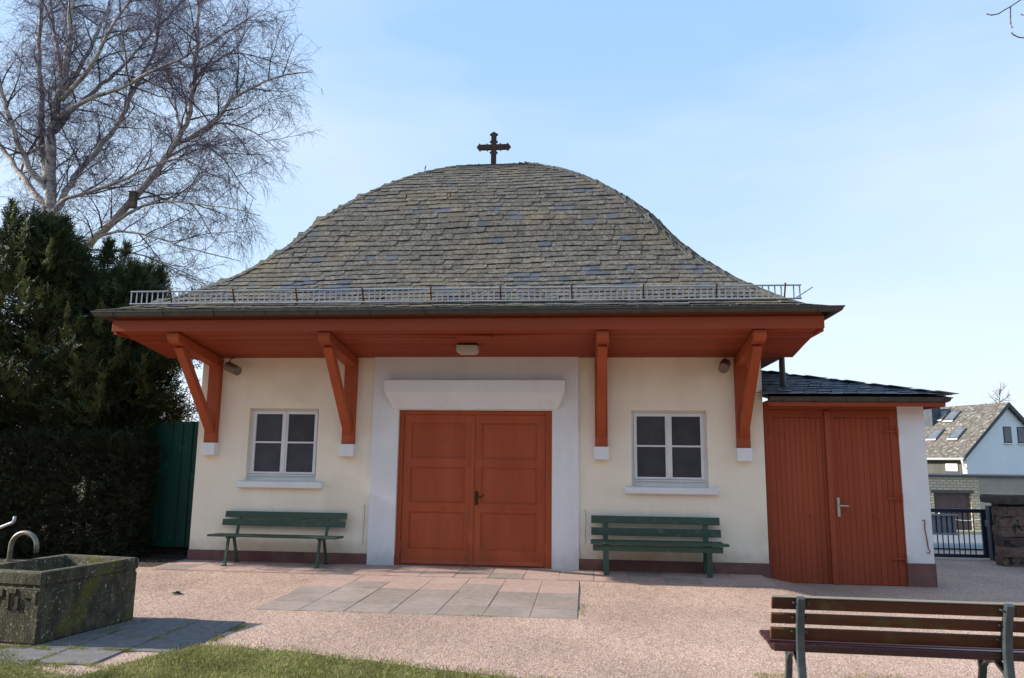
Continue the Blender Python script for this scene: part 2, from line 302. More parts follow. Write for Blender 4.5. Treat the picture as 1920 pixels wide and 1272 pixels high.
def tint_mat(name, stops, rough=.7, trans=.0):
    m = bpy.data.materials.new(name); m.use_nodes = True; t = m.node_tree; b = t.nodes['Principled BSDF']; b.inputs['Roughness'].default_value = rough; b.inputs['Specular IOR Level'].default_value = .25
    a = t.nodes.new('ShaderNodeAttribute'); a.attribute_name = 'tint'; r = t.nodes.new('ShaderNodeValToRGB'); e = r.color_ramp.elements
    while len(e) < len(stops): e.new(.5)
    for i, (p, c) in enumerate(stops): e[i].position = p; e[i].color = c
    t.links.new(a.outputs['Fac'], r.inputs[0]); t.links.new(r.outputs[0], b.inputs['Base Color'])
    if trans:
        tr = t.nodes.new('ShaderNodeBsdfTranslucent'); mi = t.nodes.new('ShaderNodeMixShader'); mi.inputs[0].default_value = trans
        t.links.new(r.outputs[0], tr.inputs[0]); t.links.new(b.outputs[0], mi.inputs[1]); t.links.new(tr.outputs[0], mi.inputs[2]); t.links.new(mi.outputs[0], t.nodes['Material Output'].inputs[0])
    return m
M_yew = tint_mat('yew_needles', [(0, v3(.012, .020, .007)), (.55, v3(.034, .048, .014)), (.82, v3(.085, .095, .022)), (1, v3(.20, .19, .04))], .6, .12)
M_hedge = tint_mat('hedge_needles', [(0, v3(.014, .019, .009)), (.7, v3(.032, .037, .016)), (1, v3(.06, .058, .024))], .7, .05)
M_grass = tint_mat('lawn_grass', [(0, v3(.09, .10, .022)), (.5, v3(.23, .235, .055)), (.85, v3(.37, .34, .12)), (1, v3(.5, .44, .24))], .6, .3)

# ------------------------------------------------------------------ setting: ground, yard, street
def h(x, y):
    a = -.1*ss(3.3, 3.95, x)*ss(-3.6, -.6, y)
    b = -1.33*min(1, max(0, (y-4.3)/21.5))*ss(2, 7, x)
    return a+b
def sheet(name, xs, ys, dz, m, parent=None, rough=0):
    V = [(x, y, h(x, y)+dz+(rough*(noise.noise((x*1.3, y*1.3, 0))+.6*noise.noise((x*4, y*4, 3))) if rough else 0)) for y in ys for x in xs]; n = len(xs)
    F = [(j*n+i, j*n+i+1, (j+1)*n+i+1, (j+1)*n+i) for j in range(len(ys)-1) for i in range(n-1)]
    mb = MB(); mb.v = V; mb.f = F
    return part(name, mb, m, parent, smooth=True, kind='structure')
lin = lambda a, b, n: [a+(b-a)*i/(n-1) for i in range(n)]
sheet('ground', [-900, -300, -100, -40, *lin(-20, 12, 33), 20, 30, 60, 120, 300, 900], [-60, -20, *lin(-13, 30, 44), 45, 70, 120, 300, 700, 1500], -.06, M_earth)
sheet('gravel_yard', lin(-13, 12, 176), lin(-13, 6.0, 134), 0, M_gravel, rough=.006)
sheet('street', lin(3, 40, 20), lin(8, 23, 16), -.03, M_asphalt)
soil = sheet('soil_strip', lin(-12, -5.5, 40), lin(-.75, 1.6, 16), .004, M_soil, rough=.01)
kerb = part('kerb', box(5.5, 40, 23.0, 23.25, h(20, 23)-.2, h(20, 23)+.1), M_kerb, None, kind='structure')
sheet('pavement', lin(3, 40, 12), lin(23.25, 26.3, 5), .08, M_kerb)

# paving: slabs are pieces of the path
def slab(x0, x1, y0, y1, zt, m, parent, rot=0):
    g = .0025; mb = MB(); z0 = zt-.05; b = .004
    x0 += g; x1 -= g; y0 += g; y1 -= g; tl = rng.uniform(-.003, .003); tr_ = rng.uniform(-.003, .003)
    P = [(x0, y0, z0), (x1, y0, z0), (x1, y1, z0), (x0, y1, z0), (x0, y0, zt-b+tl), (x1, y0, zt-b+tr_), (x1, y1, zt-b+tr_), (x0, y1, zt-b+tl),
         (x0+b, y0+b, zt+tl), (x1-b, y0+b, zt+tr_), (x1-b, y1-b, zt+tr_), (x0+b, y1-b, zt+tl)]
    mb.add(P, [(0, 1, 5, 4), (1, 2, 6, 5), (2, 3, 7, 6), (3, 0, 4, 7), (4, 5, 9, 8), (5, 6, 10, 9), (6, 7, 11, 10), (7, 4, 8, 11), (8, 9, 10, 11)])
    return part('slab', mb, m, parent)
path = part('path', box(-2.71, .79, -3.495, -1.02, -.06, .0025), M_dust, None, kind='structure')
for i in range(7):
    for j in range(5):
        x0 = -2.70+i*.4975; y1 = -1.02-j*.494
        slab(x0, x0+.4975, y1-.494, y1, .012-.001*j, M_dust if j < 2 and not (j == 1 and i in (1, 4)) else M_slab, path)
terrace = part('terrace', box(-5.36, 3.42, -1.0, -.005, -.12, .006), M_dust, None, kind='structure')
for i in range(18):
    for j in range(2):
        x0 = -5.34+i*.4861
        slab(x0, x0+.4861, -.99+j*.49, -.50+j*.49, .016, M_dust if (i+j) % 5 else M_slab, terrace)
tpath = part('trough_path', MB().prism([(-4.5, -4.12, -.06), (-4.5, -5.2, -.06), (-3.97, -5.55, -.06), (-3.0, -6.2, -.06), (-2.9, -5.4, -.06), (-2.46, -5.3, -.06), (-2.46, -4.12, -.06)], (0, 0, .05)), M_soil, None, fix=True, kind='structure')
for c, (x0, x1) in enumerate(((-4.45, -3.98), (-3.97, -3.46), (-3.45, -2.97), (-2.96, -2.48))):
    ys = [-4.15, -4.52, -4.9, -5.36, -5.85, -6.35] if c % 2 else [-4.12, -4.62, -4.84, -5.33, -5.8, -6.3]
    for j in range(5):
        if c == 3 and j > 2: continue
        if (ys[j]+ys[j+1])/2 < -5.52-.69*((x0+x1)/2+3.97): continue
        slab(x0, x1, ys[j+1], ys[j], .012, M_slabd, tpath)

# ------------------------------------------------------------------ chapel
ch = thing('chapel', 'cream plastered chapel with domed grey slate roof, iron cross and red double door', 'chapel', (-.9, 0, 0))
XL, XR, DB = -5.345, 3.53, 7.2
W1 = (-4.50, -3.355, 1.253, 2.394); W2 = (1.564, 2.698, 1.253, 2.394); DO = (-2.045, .36, -.2, 2.378)
wl = MB().holes(XL, XR, .174, 3.30, 0, .3, [W1, W2, DO])
part('wall', wl, M_plaster, ch)
part('wall', box(XL, XL+.3, .302, DB, .174, 3.3), M_plaster, ch)
part('wall', box(XR-.3, XR, .302, DB, .174, 3.3), M_plaster, ch)
part('wall', box(XL+.302, XR-.302, DB-.3, DB, .174, 3.3), M_plaster, ch)
for a in ((XL-.012, -2.466, -.014, .3), (.766, XR+.012, -.014, .3), (XL-.012, XL+.28, .302, DB), (XR-.28, XR+.012, .302, DB)): part('plinth', box(*a, -.3, .172), M_plinth, ch)
po = MB().holes(-2.465, .765, -.1, 3.225, -.045, -.001, [(-2.045, .36, -.2, 2.378)])
part('portal', po, M_white, ch, bevel=.006)
hd = MB()                                        # hood over the door: upright band above a sloping underside
def hoodsec(x, xi): return [(x, -.2, 2.645), (x, -.2, 2.83), (x, -.047, 2.85), (xi, -.047, 2.395), (xi, -.075, 2.395)]
A = hoodsec(-2.24, -2.135); B = hoodsec(.553, .45)
hd.add(A+B, [(0, 1, 2, 3, 4)[::-1], (5, 6, 7, 8, 9), (0, 5, 6, 1)[::-1], (1, 6, 7, 2)[::-1], (2, 7, 8, 3)[::-1], (3, 8, 9, 4)[::-1], (4, 9, 5, 0)[::-1]])
hd2 = MB().box(-2.252, .565, -.215, -.047, 2.648, 2.832)
part('lintel_hood', hd, M_white, ch, fix=True)
part('hood_band', hd2, M_white, ch, bevel=.004)
# door
fr = MB(); fr.box(-2.043, -1.972, .02, .12, 0, 2.376); fr.box(.263, .358, .02, .12, 0, 2.376); fr.box(-1.972, .263, .021, .12, 2.315, 2.376)
part('door_frame', fr, M_red, ch, bevel=.004)
part('threshold', box(-2.04, .355, -.03, .2, -.05, .018), M_slab, ch)
def leaf(x0, x1, pxs):
    zs = [(.26, .82), (.955, 1.50), (1.63, 2.18)]
    mb = MB().holes(x0, x1, .022, 2.312, .045, .095, [(pxs[0], pxs[1], a, b) for a, b in zs])
    lf = part('door_leaf', mb, M_red, ch)
    for a, b in zs:
        p = MB(); p.box(pxs[0]+.002, pxs[1]-.002, .066, .085, a+.002, b-.002)
        part('door_panel', p, M_red, lf)
        t = MB()                                  # bead round the panel
        t.holes(pxs[0]+.001, pxs[1]-.001, a+.001, b-.001, .054, .065, [(pxs[0]+.014, pxs[1]-.014, a+.014, b-.014)])
        part('panel_bead', t, M_red, lf)
    part('kick_board', MB().prism([(x0+.03, .044, .03), (x0+.03, .028, .045), (x0+.03, .044, .10)], (x1-x0-.06, 0, 0)), M_red, lf, fix=True)
    return lf
l1 = leaf(-1.968, -.872, (-1.85, -.985)); l2 = leaf(-.866, .259, (-.735, .125))
part('meeting_strip', box(-.905, -.842, .026, .044, .16, 2.29), M_red, l1, bevel=.005)
part('meeting_strip', box(-.912, -.835, .018, .044, .03, .16), M_red, l1, bevel=.005)
for lf, x in ((l1, -1.967), (l2, .262)):
    for z in (.28, 1.14, 1.98):
        part('hinge', MB().tube([(x, .036, z-.11), (x, .036, z+.11)], .011, 8), M_red, lf, smooth=True)
hp = MB(); hp.box(-.822, -.778, .036, .045, .93, 1.14)
part('handle_plate', hp, M_bronze, l2, bevel=.008)
part('door_handle', MB().tube([(-.80, .04, 1.065), (-.80, -.012, 1.065), (-.785, -.02, 1.062), (-.73, -.02, 1.055), (-.69, -.018, 1.078), (-.672, -.016, 1.082)], [.013, .013, .014, .012, .011, .008], 10), M_bronze, l2, smooth=True)
part('keyhole', MB().tube([(-.80, .038, .985), (-.80, .031, .985)], .011, 10), M_cross, l2)
for lf, x in ((l1, -1.33), (l2, -.42)):
    part('knob', MB().tube([(x, .045, .885), (x+.006, .025, .885), (x+.03, .022, .882)], .009, 6), M_red, lf)
# windows
def window(W):
    x0, x1, z0, z1 = W; y = .09
    o = MB().holes(x0+.001, x1-.001, z0+.001, z1-.001, y, y+.06, [(x0+.04, x1-.04, z0+.105, z1-.04)])
    wd = part('window', o, M_frame, ch, bevel=.004)
    xm = (x0+x1)/2; a, b = z0+.108, z1-.042; zm = (a+b)/2
    for (u, v_) in ((x0+.043, xm-.004), (xm+.004, x1-.043)):
        s = MB().holes(u, v_, a, b, y-.016, y+.03, [(u+.045, v_-.045, a+.03, zm-.013), (u+.045, v_-.045, zm+.013, b-.045)])
        part('sash', s, M_frame, wd, bevel=.003)
        for (p, q) in ((a+.03, zm-.013), (zm+.013, b-.045)):
            part('pane', box(u+.046, v_-.046, y+.004, y+.012, p+.001, q-.001), M_pane, wd)
    part('weather_bar', MB().prism([(x0+.042, y-.001, z0+.07), (x0+.042, y-.04, z0+.078), (x0+.042, y-.035, z0+.092), (x0+.042, y-.001, z0+.102)], (x1-x0-.084, 0, 0)), M_frame, wd, fix=True)
    part('cover_strip', box(xm-.02, xm+.02, y-.028, y-.017, a+.02, b-.01), M_frame, wd, bevel=.004)
    part('sill', MB().prism([(x0-.11, -.09, z0-.105), (x0-.11, -.09, z0-.012), (x0-.11, -.002, z0-.001), (x0-.11, -.002, z0-.105)], (x1-x0+.24, 0, 0)), M_white, ch, fix=True, bevel=.006)
window(W1); window(W2)
part('wall_backing', box(XL+.4, XR-.4, .6, .62, .2, 3.2), M_pane, ch)
# brackets
def soff(y): return 3.205+(.205/1.45)*(-y)
for x in (-5.09, -2.835, 1.11, 3.215):
    k = 0
    br = part('bracket', box(x-.095, x+.095, -.115, -.002, 1.838, 3.19), M_red, ch, bevel=.006)
    bm_ = MB()
    P = [(-.117, soff(-.117)-.165), (-.117, soff(-.117)-.014), (-1.42, soff(-1.42)-.014), (-1.42, soff(-1.42)-.105), (-1.36, soff(-1.36)-.15)]
    bm_.prism([(x-.085, a, b) for a, b in P], (.17, 0, 0))
    part('beam', bm_, M_red, br, fix=True, bevel=.005)
    cp = MB().box(x-.12, x+.12, -1.44, -1.18, soff(-1.3)-.05, soff(-1.3)+.004)
    bs = MB(); bs.bar((x, -.08, 2.02), (x, -1.2, soff(-1.2)-.15), .13, .115, up=(0, 1, 0))
    part('brace', bs, M_red, br, fix=True, bevel=.006)
    part('corbel', box(x-.112, x+.112, -.15, -.002, 1.642, 1.836), M_white, br, bevel=.008)
# soffit of boards
FX0, FX1 = -5.95, 4.0
sb = MB(); sb.prism([(FX0, .0, soff(0)+.03), (FX0, -1.47, soff(-1.47)+.03), (FX0, -1.47, soff(-1.47)+.05), (FX0, 0, soff(0)+.05)], (FX1-FX0, 0, 0))
so = part('soffit', sb, M_redh, ch, fix=True)
nb = 13; bw = 1.45/nb
for i in range(nb):
    ya, yb = -i*bw-.004, -(i+1)*bw+.004
    segs = [(FX0, FX1, 0, 0)]
    if i in (9, 10): c = -1.0 if i == 9 else -.45; segs = [(FX0, c, 0, .032), (c+.012, FX1, .024, 0)]
    elif i % 3 == 1: c = rng.uniform(-4, 3); segs = [(FX0, c, 0, 0), (c+.004, FX1, 0, 0)]
    for (xa, xb, da, db) in segs:
        j = rng.uniform(0, .004); t = .022; n_ = 8
        mb = MB(); vs = []
        for q in range(n_+1):
            x = xa+(xb-xa)*q/n_; f_ = q/n_; sag = j+da*(1-f_)**6+db*f_**6
            vs += [(x, ya, soff(ya)+.027-sag), (x, yb, soff(yb)+.027-sag), (x, yb, soff(yb)+.005-sag), (x, ya, soff(ya)+.005-sag)]
        fs = [(q*4+k, q*4+(k+1) % 4, q*4+4+(k+1) % 4, q*4+4+k) for q in range(n_) for k in range(4)]+[(0, 1, 2, 3), (n_*4+3, n_*4+2, n_*4+1, n_*4)]
        mb.add(vs, fs); part('board', mb, M_redh, so, fix=True)
for s, x0, x1 in ((-1, FX0, XL), (1, XR, FX1)):
    xa, xb = (x1, x0) if s < 0 else (x0, x1)
    for q in range(5):
        u0 = xa+(xb-xa)*q/5; u1 = xa+(xb-xa)*(q+1)/5-s*.006
        zz = lambda u: 3.205+.14*abs(u-xa)
        mb = MB().prism([(u0, .02, zz(u0)+.004), (u1, .02, zz(u1)+.004), (u1, .02, zz(u1)+.025), (u0, .02, zz(u0)+.025)], (0, DB+.6, 0))
        part('board', mb, M_redh, so, fix=True)
# fascia and frieze
fb = MB(); fb.box(FX0-.03, FX1+.03, -1.50, -1.452, 3.395, 3.562); part('fascia', fb, M_redh, ch, bevel=.006)
fb = MB(); fb.box(FX0+.0, FX1-.0, -1.475, -1.40, 3.564, 3.66); part('frieze', fb, M_redh, ch)
for x0, x1 in ((FX0-.03, FX0+.02), (FX1-.02, FX1+.03)):
    part('fascia', box(x0, x1, -1.45, DB+.9, 3.36, 3.60), M_redh, ch)
# gutter swept round the eaves
GL, GR, GF, GB = -6.21, 4.24, -1.655, 8.85
def sweep_rect(prof):
    """prof: (outset from the eaves edge, z)"""
    mb = MB(); cs = [(GL, GF, -1, -1), (GR, GF, 1, -1), (GR, GB, 1, 1), (GL, GB, -1, 1)]; n = len(prof)
    vs = [(x+sx*o, y+sy*o, z) for (x, y, sx, sy) in cs for (o, z) in prof]
    fs = [(c*n+i, c*n+(i+1) % n, ((c+1) % 4)*n+(i+1) % n, ((c+1) % 4)*n+i) for c in range(4) for i in range(n)]
    return mb.add(vs, fs)
pr_ = [(-.06+.06*math.cos(a), 3.658-.068*math.sin(a)) for a in lin(0, math.pi, 9)]+[(-.116, 3.66), (-.113, 3.66)]+[(-.06+.053*math.cos(a), 3.656-.06*math.sin(a)) for a in lin(math.pi, 0, 9)]
pr_ += [(.0, 3.668), (.012, 3.668), (.012, 3.652)]
gut = part('gutter', sweep_rect(pr_), M_zinc, ch, fix=True)
for i in range(14):
    x = GL+.32+i*.755
    mb = MB().tube([(x, GF-.004+.06-.066*math.cos(a), 3.658-.074*math.sin(a)) for a in lin(0, math.pi*.8, 7)], .009, 4)
    part('gutter_bracket', mb, M_zinc, gut)
# --- roof
XC, YC, HW = -.985, 3.6, 5.2
PROF = [(5.22, 3.655), (4.9, 3.765), (4.6, 3.94), (4.25, 4.19), (4.05, 4.345), (3.75, 4.63), (3.45, 4.965), (3.25, 5.22), (2.97, 5.65), (2.75, 5.93), (2.55, 6.16), (2.2, 6.52), (1.8, 6.88), (1.35, 7.22), (.83, 7.53), (.4, 7.69), (.05, 7.74)]
def smooth_prof():
    P = np.array(PROF); out = []
    for i in range(len(P)-1):
        p0, p1, p2, p3 = P[max(i-1, 0)], P[i], P[i+1], P[min(i+2, len(P)-1)]
        for t in np.linspace(0, 1, 8, endpoint=False):
            out.append(.5*((2*p1)+(-p0+p2)*t+(2*p0-5*p1+4*p2-p3)*t*t+(-p0+3*p1-3*p2+p3)*t**3))
    out.append(P[-1]); return np.array(out)
SP = smooth_prof(); SL = np.concatenate([[0], np.cumsum(np.hypot(*np.diff(SP, axis=0).T))]); STOT = SL[-1]
def prof(s): return float(np.interp(s, SL, SP[:, 0])), float(np.interp(s, SL, SP[:, 1]))
def xc(w_): return XC+.14*min(1, (5.22-w_)/1.1)
def crn(w_): return min(.36, .3*w_)                 # rounded right front corner
# perimeter of one course level: faces front (0), right side (1), back (2), left side (3)
def plan(w_, u, side):
    """u along the side from its left end; returns (x, y, nx, ny)"""
    if side == 0: return xc(w_)-w_+u, YC-w_, 0, -1
    if side == 1: return xc(w_)+w_, YC-w_+u, 1, 0
    if side == 2: return xc(w_)+w_-u, YC+w_, 0, 1
    return xc(w_)-w_, YC+w_-u, -1, 0
def front_run(w_, u):
    """front and right face joined by a rounded corner"""
    r = crn(w_); a = 2*w_-r
    if u <= a: return xc(w_)-w_+u, YC-w_, 0., -1.
    q = (u-a)/r
    if q <= math.pi/2:
        return xc(w_)+w_-r+r*math.sin(q), YC-w_+r-r*math.cos(q), math.sin(q), -math.cos(q)
    u2 = u-a-r*math.pi/2
    return xc(w_)+w_, YC-w_+r+u2, 1., 0.
def run_len(w_): r = crn(w_); return (2*w_-r)*2+r*math.pi/2
def shell():
    mb = MB(); k = 64; lv = [prof(STOT*i/60)for i in range(61)]
    for (w_, z) in lv:
        r = crn(w_)
        ring = [front_run(w_, run_len(w_)*i/47)[:2] for i in range(48)]
        ring += [plan(w_, 2*w_*i/8, 2)[:2] for i in range(1, 9)]+[plan(w_, 2*w_*i/8, 3)[:2] for i in range(1, 8)]
        mb.v += [(x, y, z-.012) for x, y in ring]
    n = len(ring)
    mb.f = [(j*n+i, j*n+(i+1) % n, (j+1)*n+(i+1) % n, (j+1)*n+i) for j in range(60) for i in range(n)]+[tuple(range(60*n, 61*n))]
    return part('roof', mb, M_under, ch)
roof = shell()
# slates
def slate_mesh(name, W, H, m, seed):
    q = random.Random(seed); t = .0095; rd = W*.26
    P = [(-W/2, 0), (W/2-rd, 0)]+[(W/2-rd+rd*math.sin(a), rd-rd*math.cos(a)) for a in (R(25), R(50), R(75), R(90))]+[(W/2, H), (-W/2, H)]
    P = [(x+q.uniform(-.004, .004), y+q.uniform(-.006, .006)) for x, y in P]
    mb = MB().prism([(x, y, 0) for x, y in P], (0, 0, t))
    return mesh(name, mb, m)
EXPO = .146
SLM = [[slate_mesh('slate', .215+.012*(i % 3), .30, m, i) for i in range(5)] for m in (M_slate, M_slate2)]
CAMP = Vector((.871, -11.63, 1.62))
def slate_mat(s, pt, tilt, jit, run):
    w0, z0 = prof(s); w1, z1 = prof(min(STOT, s+.12))
    x, y, nx, ny = run(w0); up = Vector((-(w0-w1)*nx, -(w0-w1)*ny, z1-z0)).normalized()
    tn = Vector((-ny, nx, 0)); n_ = tn.cross(up).normalized()
    q = Matrix.Rotation(tilt+jit, 3, n_); tn = q @ tn; up = q @ up
    lift = .030; up2 = (up*.26+n_*(-.025)).normalized(); n2 = tn.cross(up2).normalized()
    m = Matrix.Identity(4)
    for i in range(3): m[i][0], m[i][1], m[i][2] = tn[i], up2[i], n2[i]
    p = Vector((x, y, z0))+n_*(.021+pt); m[0][3], m[1][3], m[2][3] = p
    return m, n_
blue_spots = [(.05, 1.40, .32), (.55, 1.35, .22), (1.0, 1.55, .3), (.55, 3.3, .2), (.95, 3.95, .22), (-.3, 3.15, .17), (-2.9, .95, .5), (-3.6, 1.2, .4), (2.6, 1.6, .3), (1.5, 1.1, .25), (-.6, 2.5, .17), (1.55, 2.45, .2), (.2, 2.3, .15), (-1.7, 3.35, .16), (.9, 2.95, .2)]
slates = []
nrow = int((STOT-.18)/EXPO)
for side in (0, 2, 3):
    for r_ in range(nrow+1):
        s0 = r_*EXPO-.02
        w_, z_ = prof(max(0, s0)); Lr = run_len(w_) if side == 0 else 2*w_
        nsl = max(1, int(round(Lr/.18))); off = rng.uniform(0, .2)
        for i in range(nsl+1):
            u = off+(i-.5)*Lr/nsl
            if u < (.095 if side == 0 else .02) or u > Lr-(.14 if side == 2 else .02) or (side == 3 and u > Lr-.36): continue
            if side == 0: run = lambda ww, u=u, Lr=Lr: front_run(ww, min(max(u*run_len(ww)/Lr, .0), run_len(ww)))
            else: run = lambda ww, u=u, Lr=Lr, side=side: plan(ww, u*2*ww/Lr, side)
            xx = u-w_                                    # distance from the middle of the front face
            rise = .022*math.sin(xx*1.7+r_*.35)+.05*xx/max(w_, 1)
            s = s0+rise+rng.uniform(-.007, .007)
            s = max(s, 0)
            if s > STOT-.1: continue
            m, n_ = slate_mat(s, rng.uniform(-.004, .006), R(1.5), R(rng.gauss(0, .8)), run)
            p = m.translation
            bl = side == 0 and u < 2*w_ and any(math.hypot((p.x-bx)/1.3, (s-bs)) < br*.5 for bx, bs, br in blue_spots) or rng.random() < .025
            sc_ = Matrix.Diagonal((Lr/nsl/.2*rng.uniform(.97, 1.12), 1, 1, 1))
            d = CAMP-p; vis = n_.dot(d)/d.length**3 if side == 0 else -1
            slates.append((vis, m @ sc_, bl, rng.randrange(5)))
slates.sort(key=lambda t: -t[0])
for vis, m, bl, k in slates[:300]:
    link('slate', SLM[1 if bl else 0][k], m, roof)
def join_instances(items, meshes, names, mats, parent):
    for b in (0, 1):
        Vs, Fs, o = [], [], 0; F8 = []
        vv, ff = [], []
        base = []
        for me in meshes[b]:
            base.append((np.array([v.co[:] for v in me.vertices]), [tuple(p.vertices) for p in me.polygons]))
        for vis, m, bl, k in items:
            if bool(bl) != bool(b): continue
            A_ = np.array(m); P, Fc = base[k]
            Q = P @ A_[:3, :3].T+A_[:3, 3]; vv.append(Q); ff += [tuple(i+o for i in f) for f in Fc]; o += len(Q)
        if not vv: continue
        me = bpy.data.meshes.new(names); me.from_pydata(np.concatenate(vv).tolist(), [], ff); me.update(); me.materials.append(mats[b])
        link(names, me, Matrix.Identity(4), parent, kind='stuff')
join_instances(slates[300:], SLM, 'slate_courses', (M_slate, M_slate2), roof)
# hip edge of the left front hip: overhanging row of narrow slates
hip = MB()
for i in range(int(STOT/.21)):
    s = .02+i*.21; w0, z0 = prof(s); w1, z1 = prof(min(STOT, s+.30))
    if w0 < .5: break
    a = Vector((xc(w0)-w0, YC-w0, z0)); b = Vector((xc(w1)-w1, YC-w1, z1)); t = (b-a).normalized()
    f_ = Vector((1, 0, 0)); n_ = f_.cross(t).normalized()
    if n_.y > 0: n_ = -n_
    o = n_*.024+f_*-.03; wd = .075+rng.uniform(0, .02)
    P = [a+o, a+o+f_*wd, b+n_*.012+f_*wd, b+n_*.010-f_*.03]
    hip.prism([tuple(p) for p in P], tuple(n_*.012))
part('hip_slates', hip, M_slate, roof, fix=True, kind='stuff')
for (x, y_, z) in ((-3.1, 1.62, 0), (-2.33, 1.65, 0), (-1.53, 1.67, 0), (-.73, 1.67, 0), (.07, 1.67, 0), (1.0, 1.63, 0), (-2.25, 2.75, 0), (-1.2, 2.8, 0), (-.1, 2.77, 0), (-3.95, .62, 0)):
    w_ = YC-y_+.55; zz = float(np.interp(-w_, -SP[:, 0], SP[:, 1])); yy = YC-w_
    part('roof_hook', MB().tube([(x, yy+.02, zz+.16), (x, yy-.03, zz+.06), (x, yy-.05, zz+.035), (x+.01, yy-.085, zz+.09)], .008, 5), M_cross, roof)
# snow guard
SGY = -1.23; szb, szt = 3.845, 4.045
sg = part('snow_guard', MB().tube([(-5.92, SGY, szt), (3.83, SGY, szt)], .012, 6), M_galv, ch)
part('rail', MB().tube([(-5.92, SGY, szb+.012), (3.83, SGY, szb+.012)], .012, 6), M_galv, sg)
bar = mesh('guard_bar', box(-.009, .009, -.004, .004, 0, szt-szb-.01), M_galv)
posts = [-5.30, -4.32, -3.35, -2.35, -1.35, -.33, .69, 1.69, 2.70, 3.62]
for x in posts:
    part('guard_post', MB().bar((x, SGY+.10, szb-.02), (x+rng.uniform(-.01, .01), SGY-.02, szt+.03), .02, .012).bar((x, SGY-.03, szb-.01), (x, SGY+.16, szb+.035), .022, .008), M_rust, sg, fix=True)
nbars = 118
for i in range(nbars):
    x = -5.90+i*(9.71/(nbars-1))
    if min(abs(x-p) for p in posts) < .03: continue
    link('guard_bar', bar, Matrix.Translation((x, SGY, szb+.008)) @ Matrix.Rotation(rng.gauss(0, .012), 4, 'Y'), sg)
part('end_stay', MB().tube([(3.72, SGY, szb), (3.98, SGY, szb+.17)], .01, 6), M_galv, sg)
# cross
def cross_outline():
    c = (-1.078, 8.285); P = []
    top = [(-.055, .04), (-.055, .085), (-.085, .115), (-.055, .14), (-.055, .27), (-.085, .29), (0, .345)]
    armr = [(.055, .115+.0), ]
    pts = []
    # upper arm left to right
    up_ = [(-.055, .055), (-.055, .10), (-.088, .118), (-.055, .145), (-.055, .265), (-.09, .285), (0, .345), (.09, .285), (.055, .265), (.055, .145), (.088, .118), (.055, .10), (.055, .055)]
    rt_ = [(.125, .055), (.145, .085), (.165, .055), (.285, .055), (.30, .09), (.37, 0), (.30, -.09), (.285, -.055), (.165, -.055), (.145, -.085), (.125, -.055), (.055, -.055)]
    lo_ = [(.055, -.10), (.088, -.125), (.055, -.15), (.055, -.62), (-.055, -.62), (-.055, -.15), (-.088, -.125), (-.055, -.10), (-.055, -.055)]
    lf_ = [(-x, y) for x, y in rt_[:-1]][::-1]
    return [(c[0]+x, c[1]+y) for x, y in up_+rt_+lo_+lf_]
part('cross', MB().prism([(x, 3.55, z) for x, z in cross_outline()], (0, .07, 0)), M_cross, ch, fix=True)
# lamp, floodlights, stays, downpipe
lm = MB(); lm.prism([(-1.02, -.82, 3.19), (-.98, -.82, 3.165), (-.75, -.82, 3.165), (-.71, -.82, 3.2), (-.71, -.82, 3.29), (-1.02, -.82, 3.29)], (0, .2, 0))
part('soffit_lamp', lm, M_beige, ch, fix=True, bevel=.008)
part('lamp_base', box(-1.01, -.72, -.80, -.64, 3.291, 3.31), M_cross, ch)
def flood(a, b, r, face):
    a = Vector(a); b = Vector(b); t = (b-a).normalized()
    fl = part('floodlight', MB().tube([a, a+t*.01, b, b-t*.015], [r*.86, r, r, r*.9], 20), M_flood, ch, smooth=False)
    part('lens', MB().tube([b-t*.03, b-t*.013], r*.88, 20), face, fl)
    part('arm', MB().tube([a+t*.06+Vector((0, 0, r)), a+t*.06+Vector((0, .0, r+.06)), (a.x+t.x*.06, -.01, a.z+r+.08)], .012, 6), M_flood, fl)
flood((-4.86, -.16, 3.06), (-4.63, -.24, 2.965), .075, M_pane)
flood((2.98, -.13, 3.10), (2.91, -.33, 3.0), .08, M_beige)
def stay(x, z1, z0):
    part('door_stay', MB().tube([(x-.02, -.004, z1), (x, -.03, z1), (x+.003, -.035, z1-.15), (x-.006, -.035, z0+.1), (x+.002, -.035, z0), (x-.025, -.03, z0-.005)], .006, 5), M_galv, ch)
stay(-2.535, .90, .34); stay(.87, .885, .41)
part('downpipe', MB().tube([(4.12, .28, 3.6), (4.08, .28, 3.46), (3.91, .26, 3.30), (3.90, .24, 3.1), (3.90, .22, 2.80), (3.93, .13, 2.73), (3.97, .03, 2.70)], .045, 12), M_zinc, ch, smooth=True)

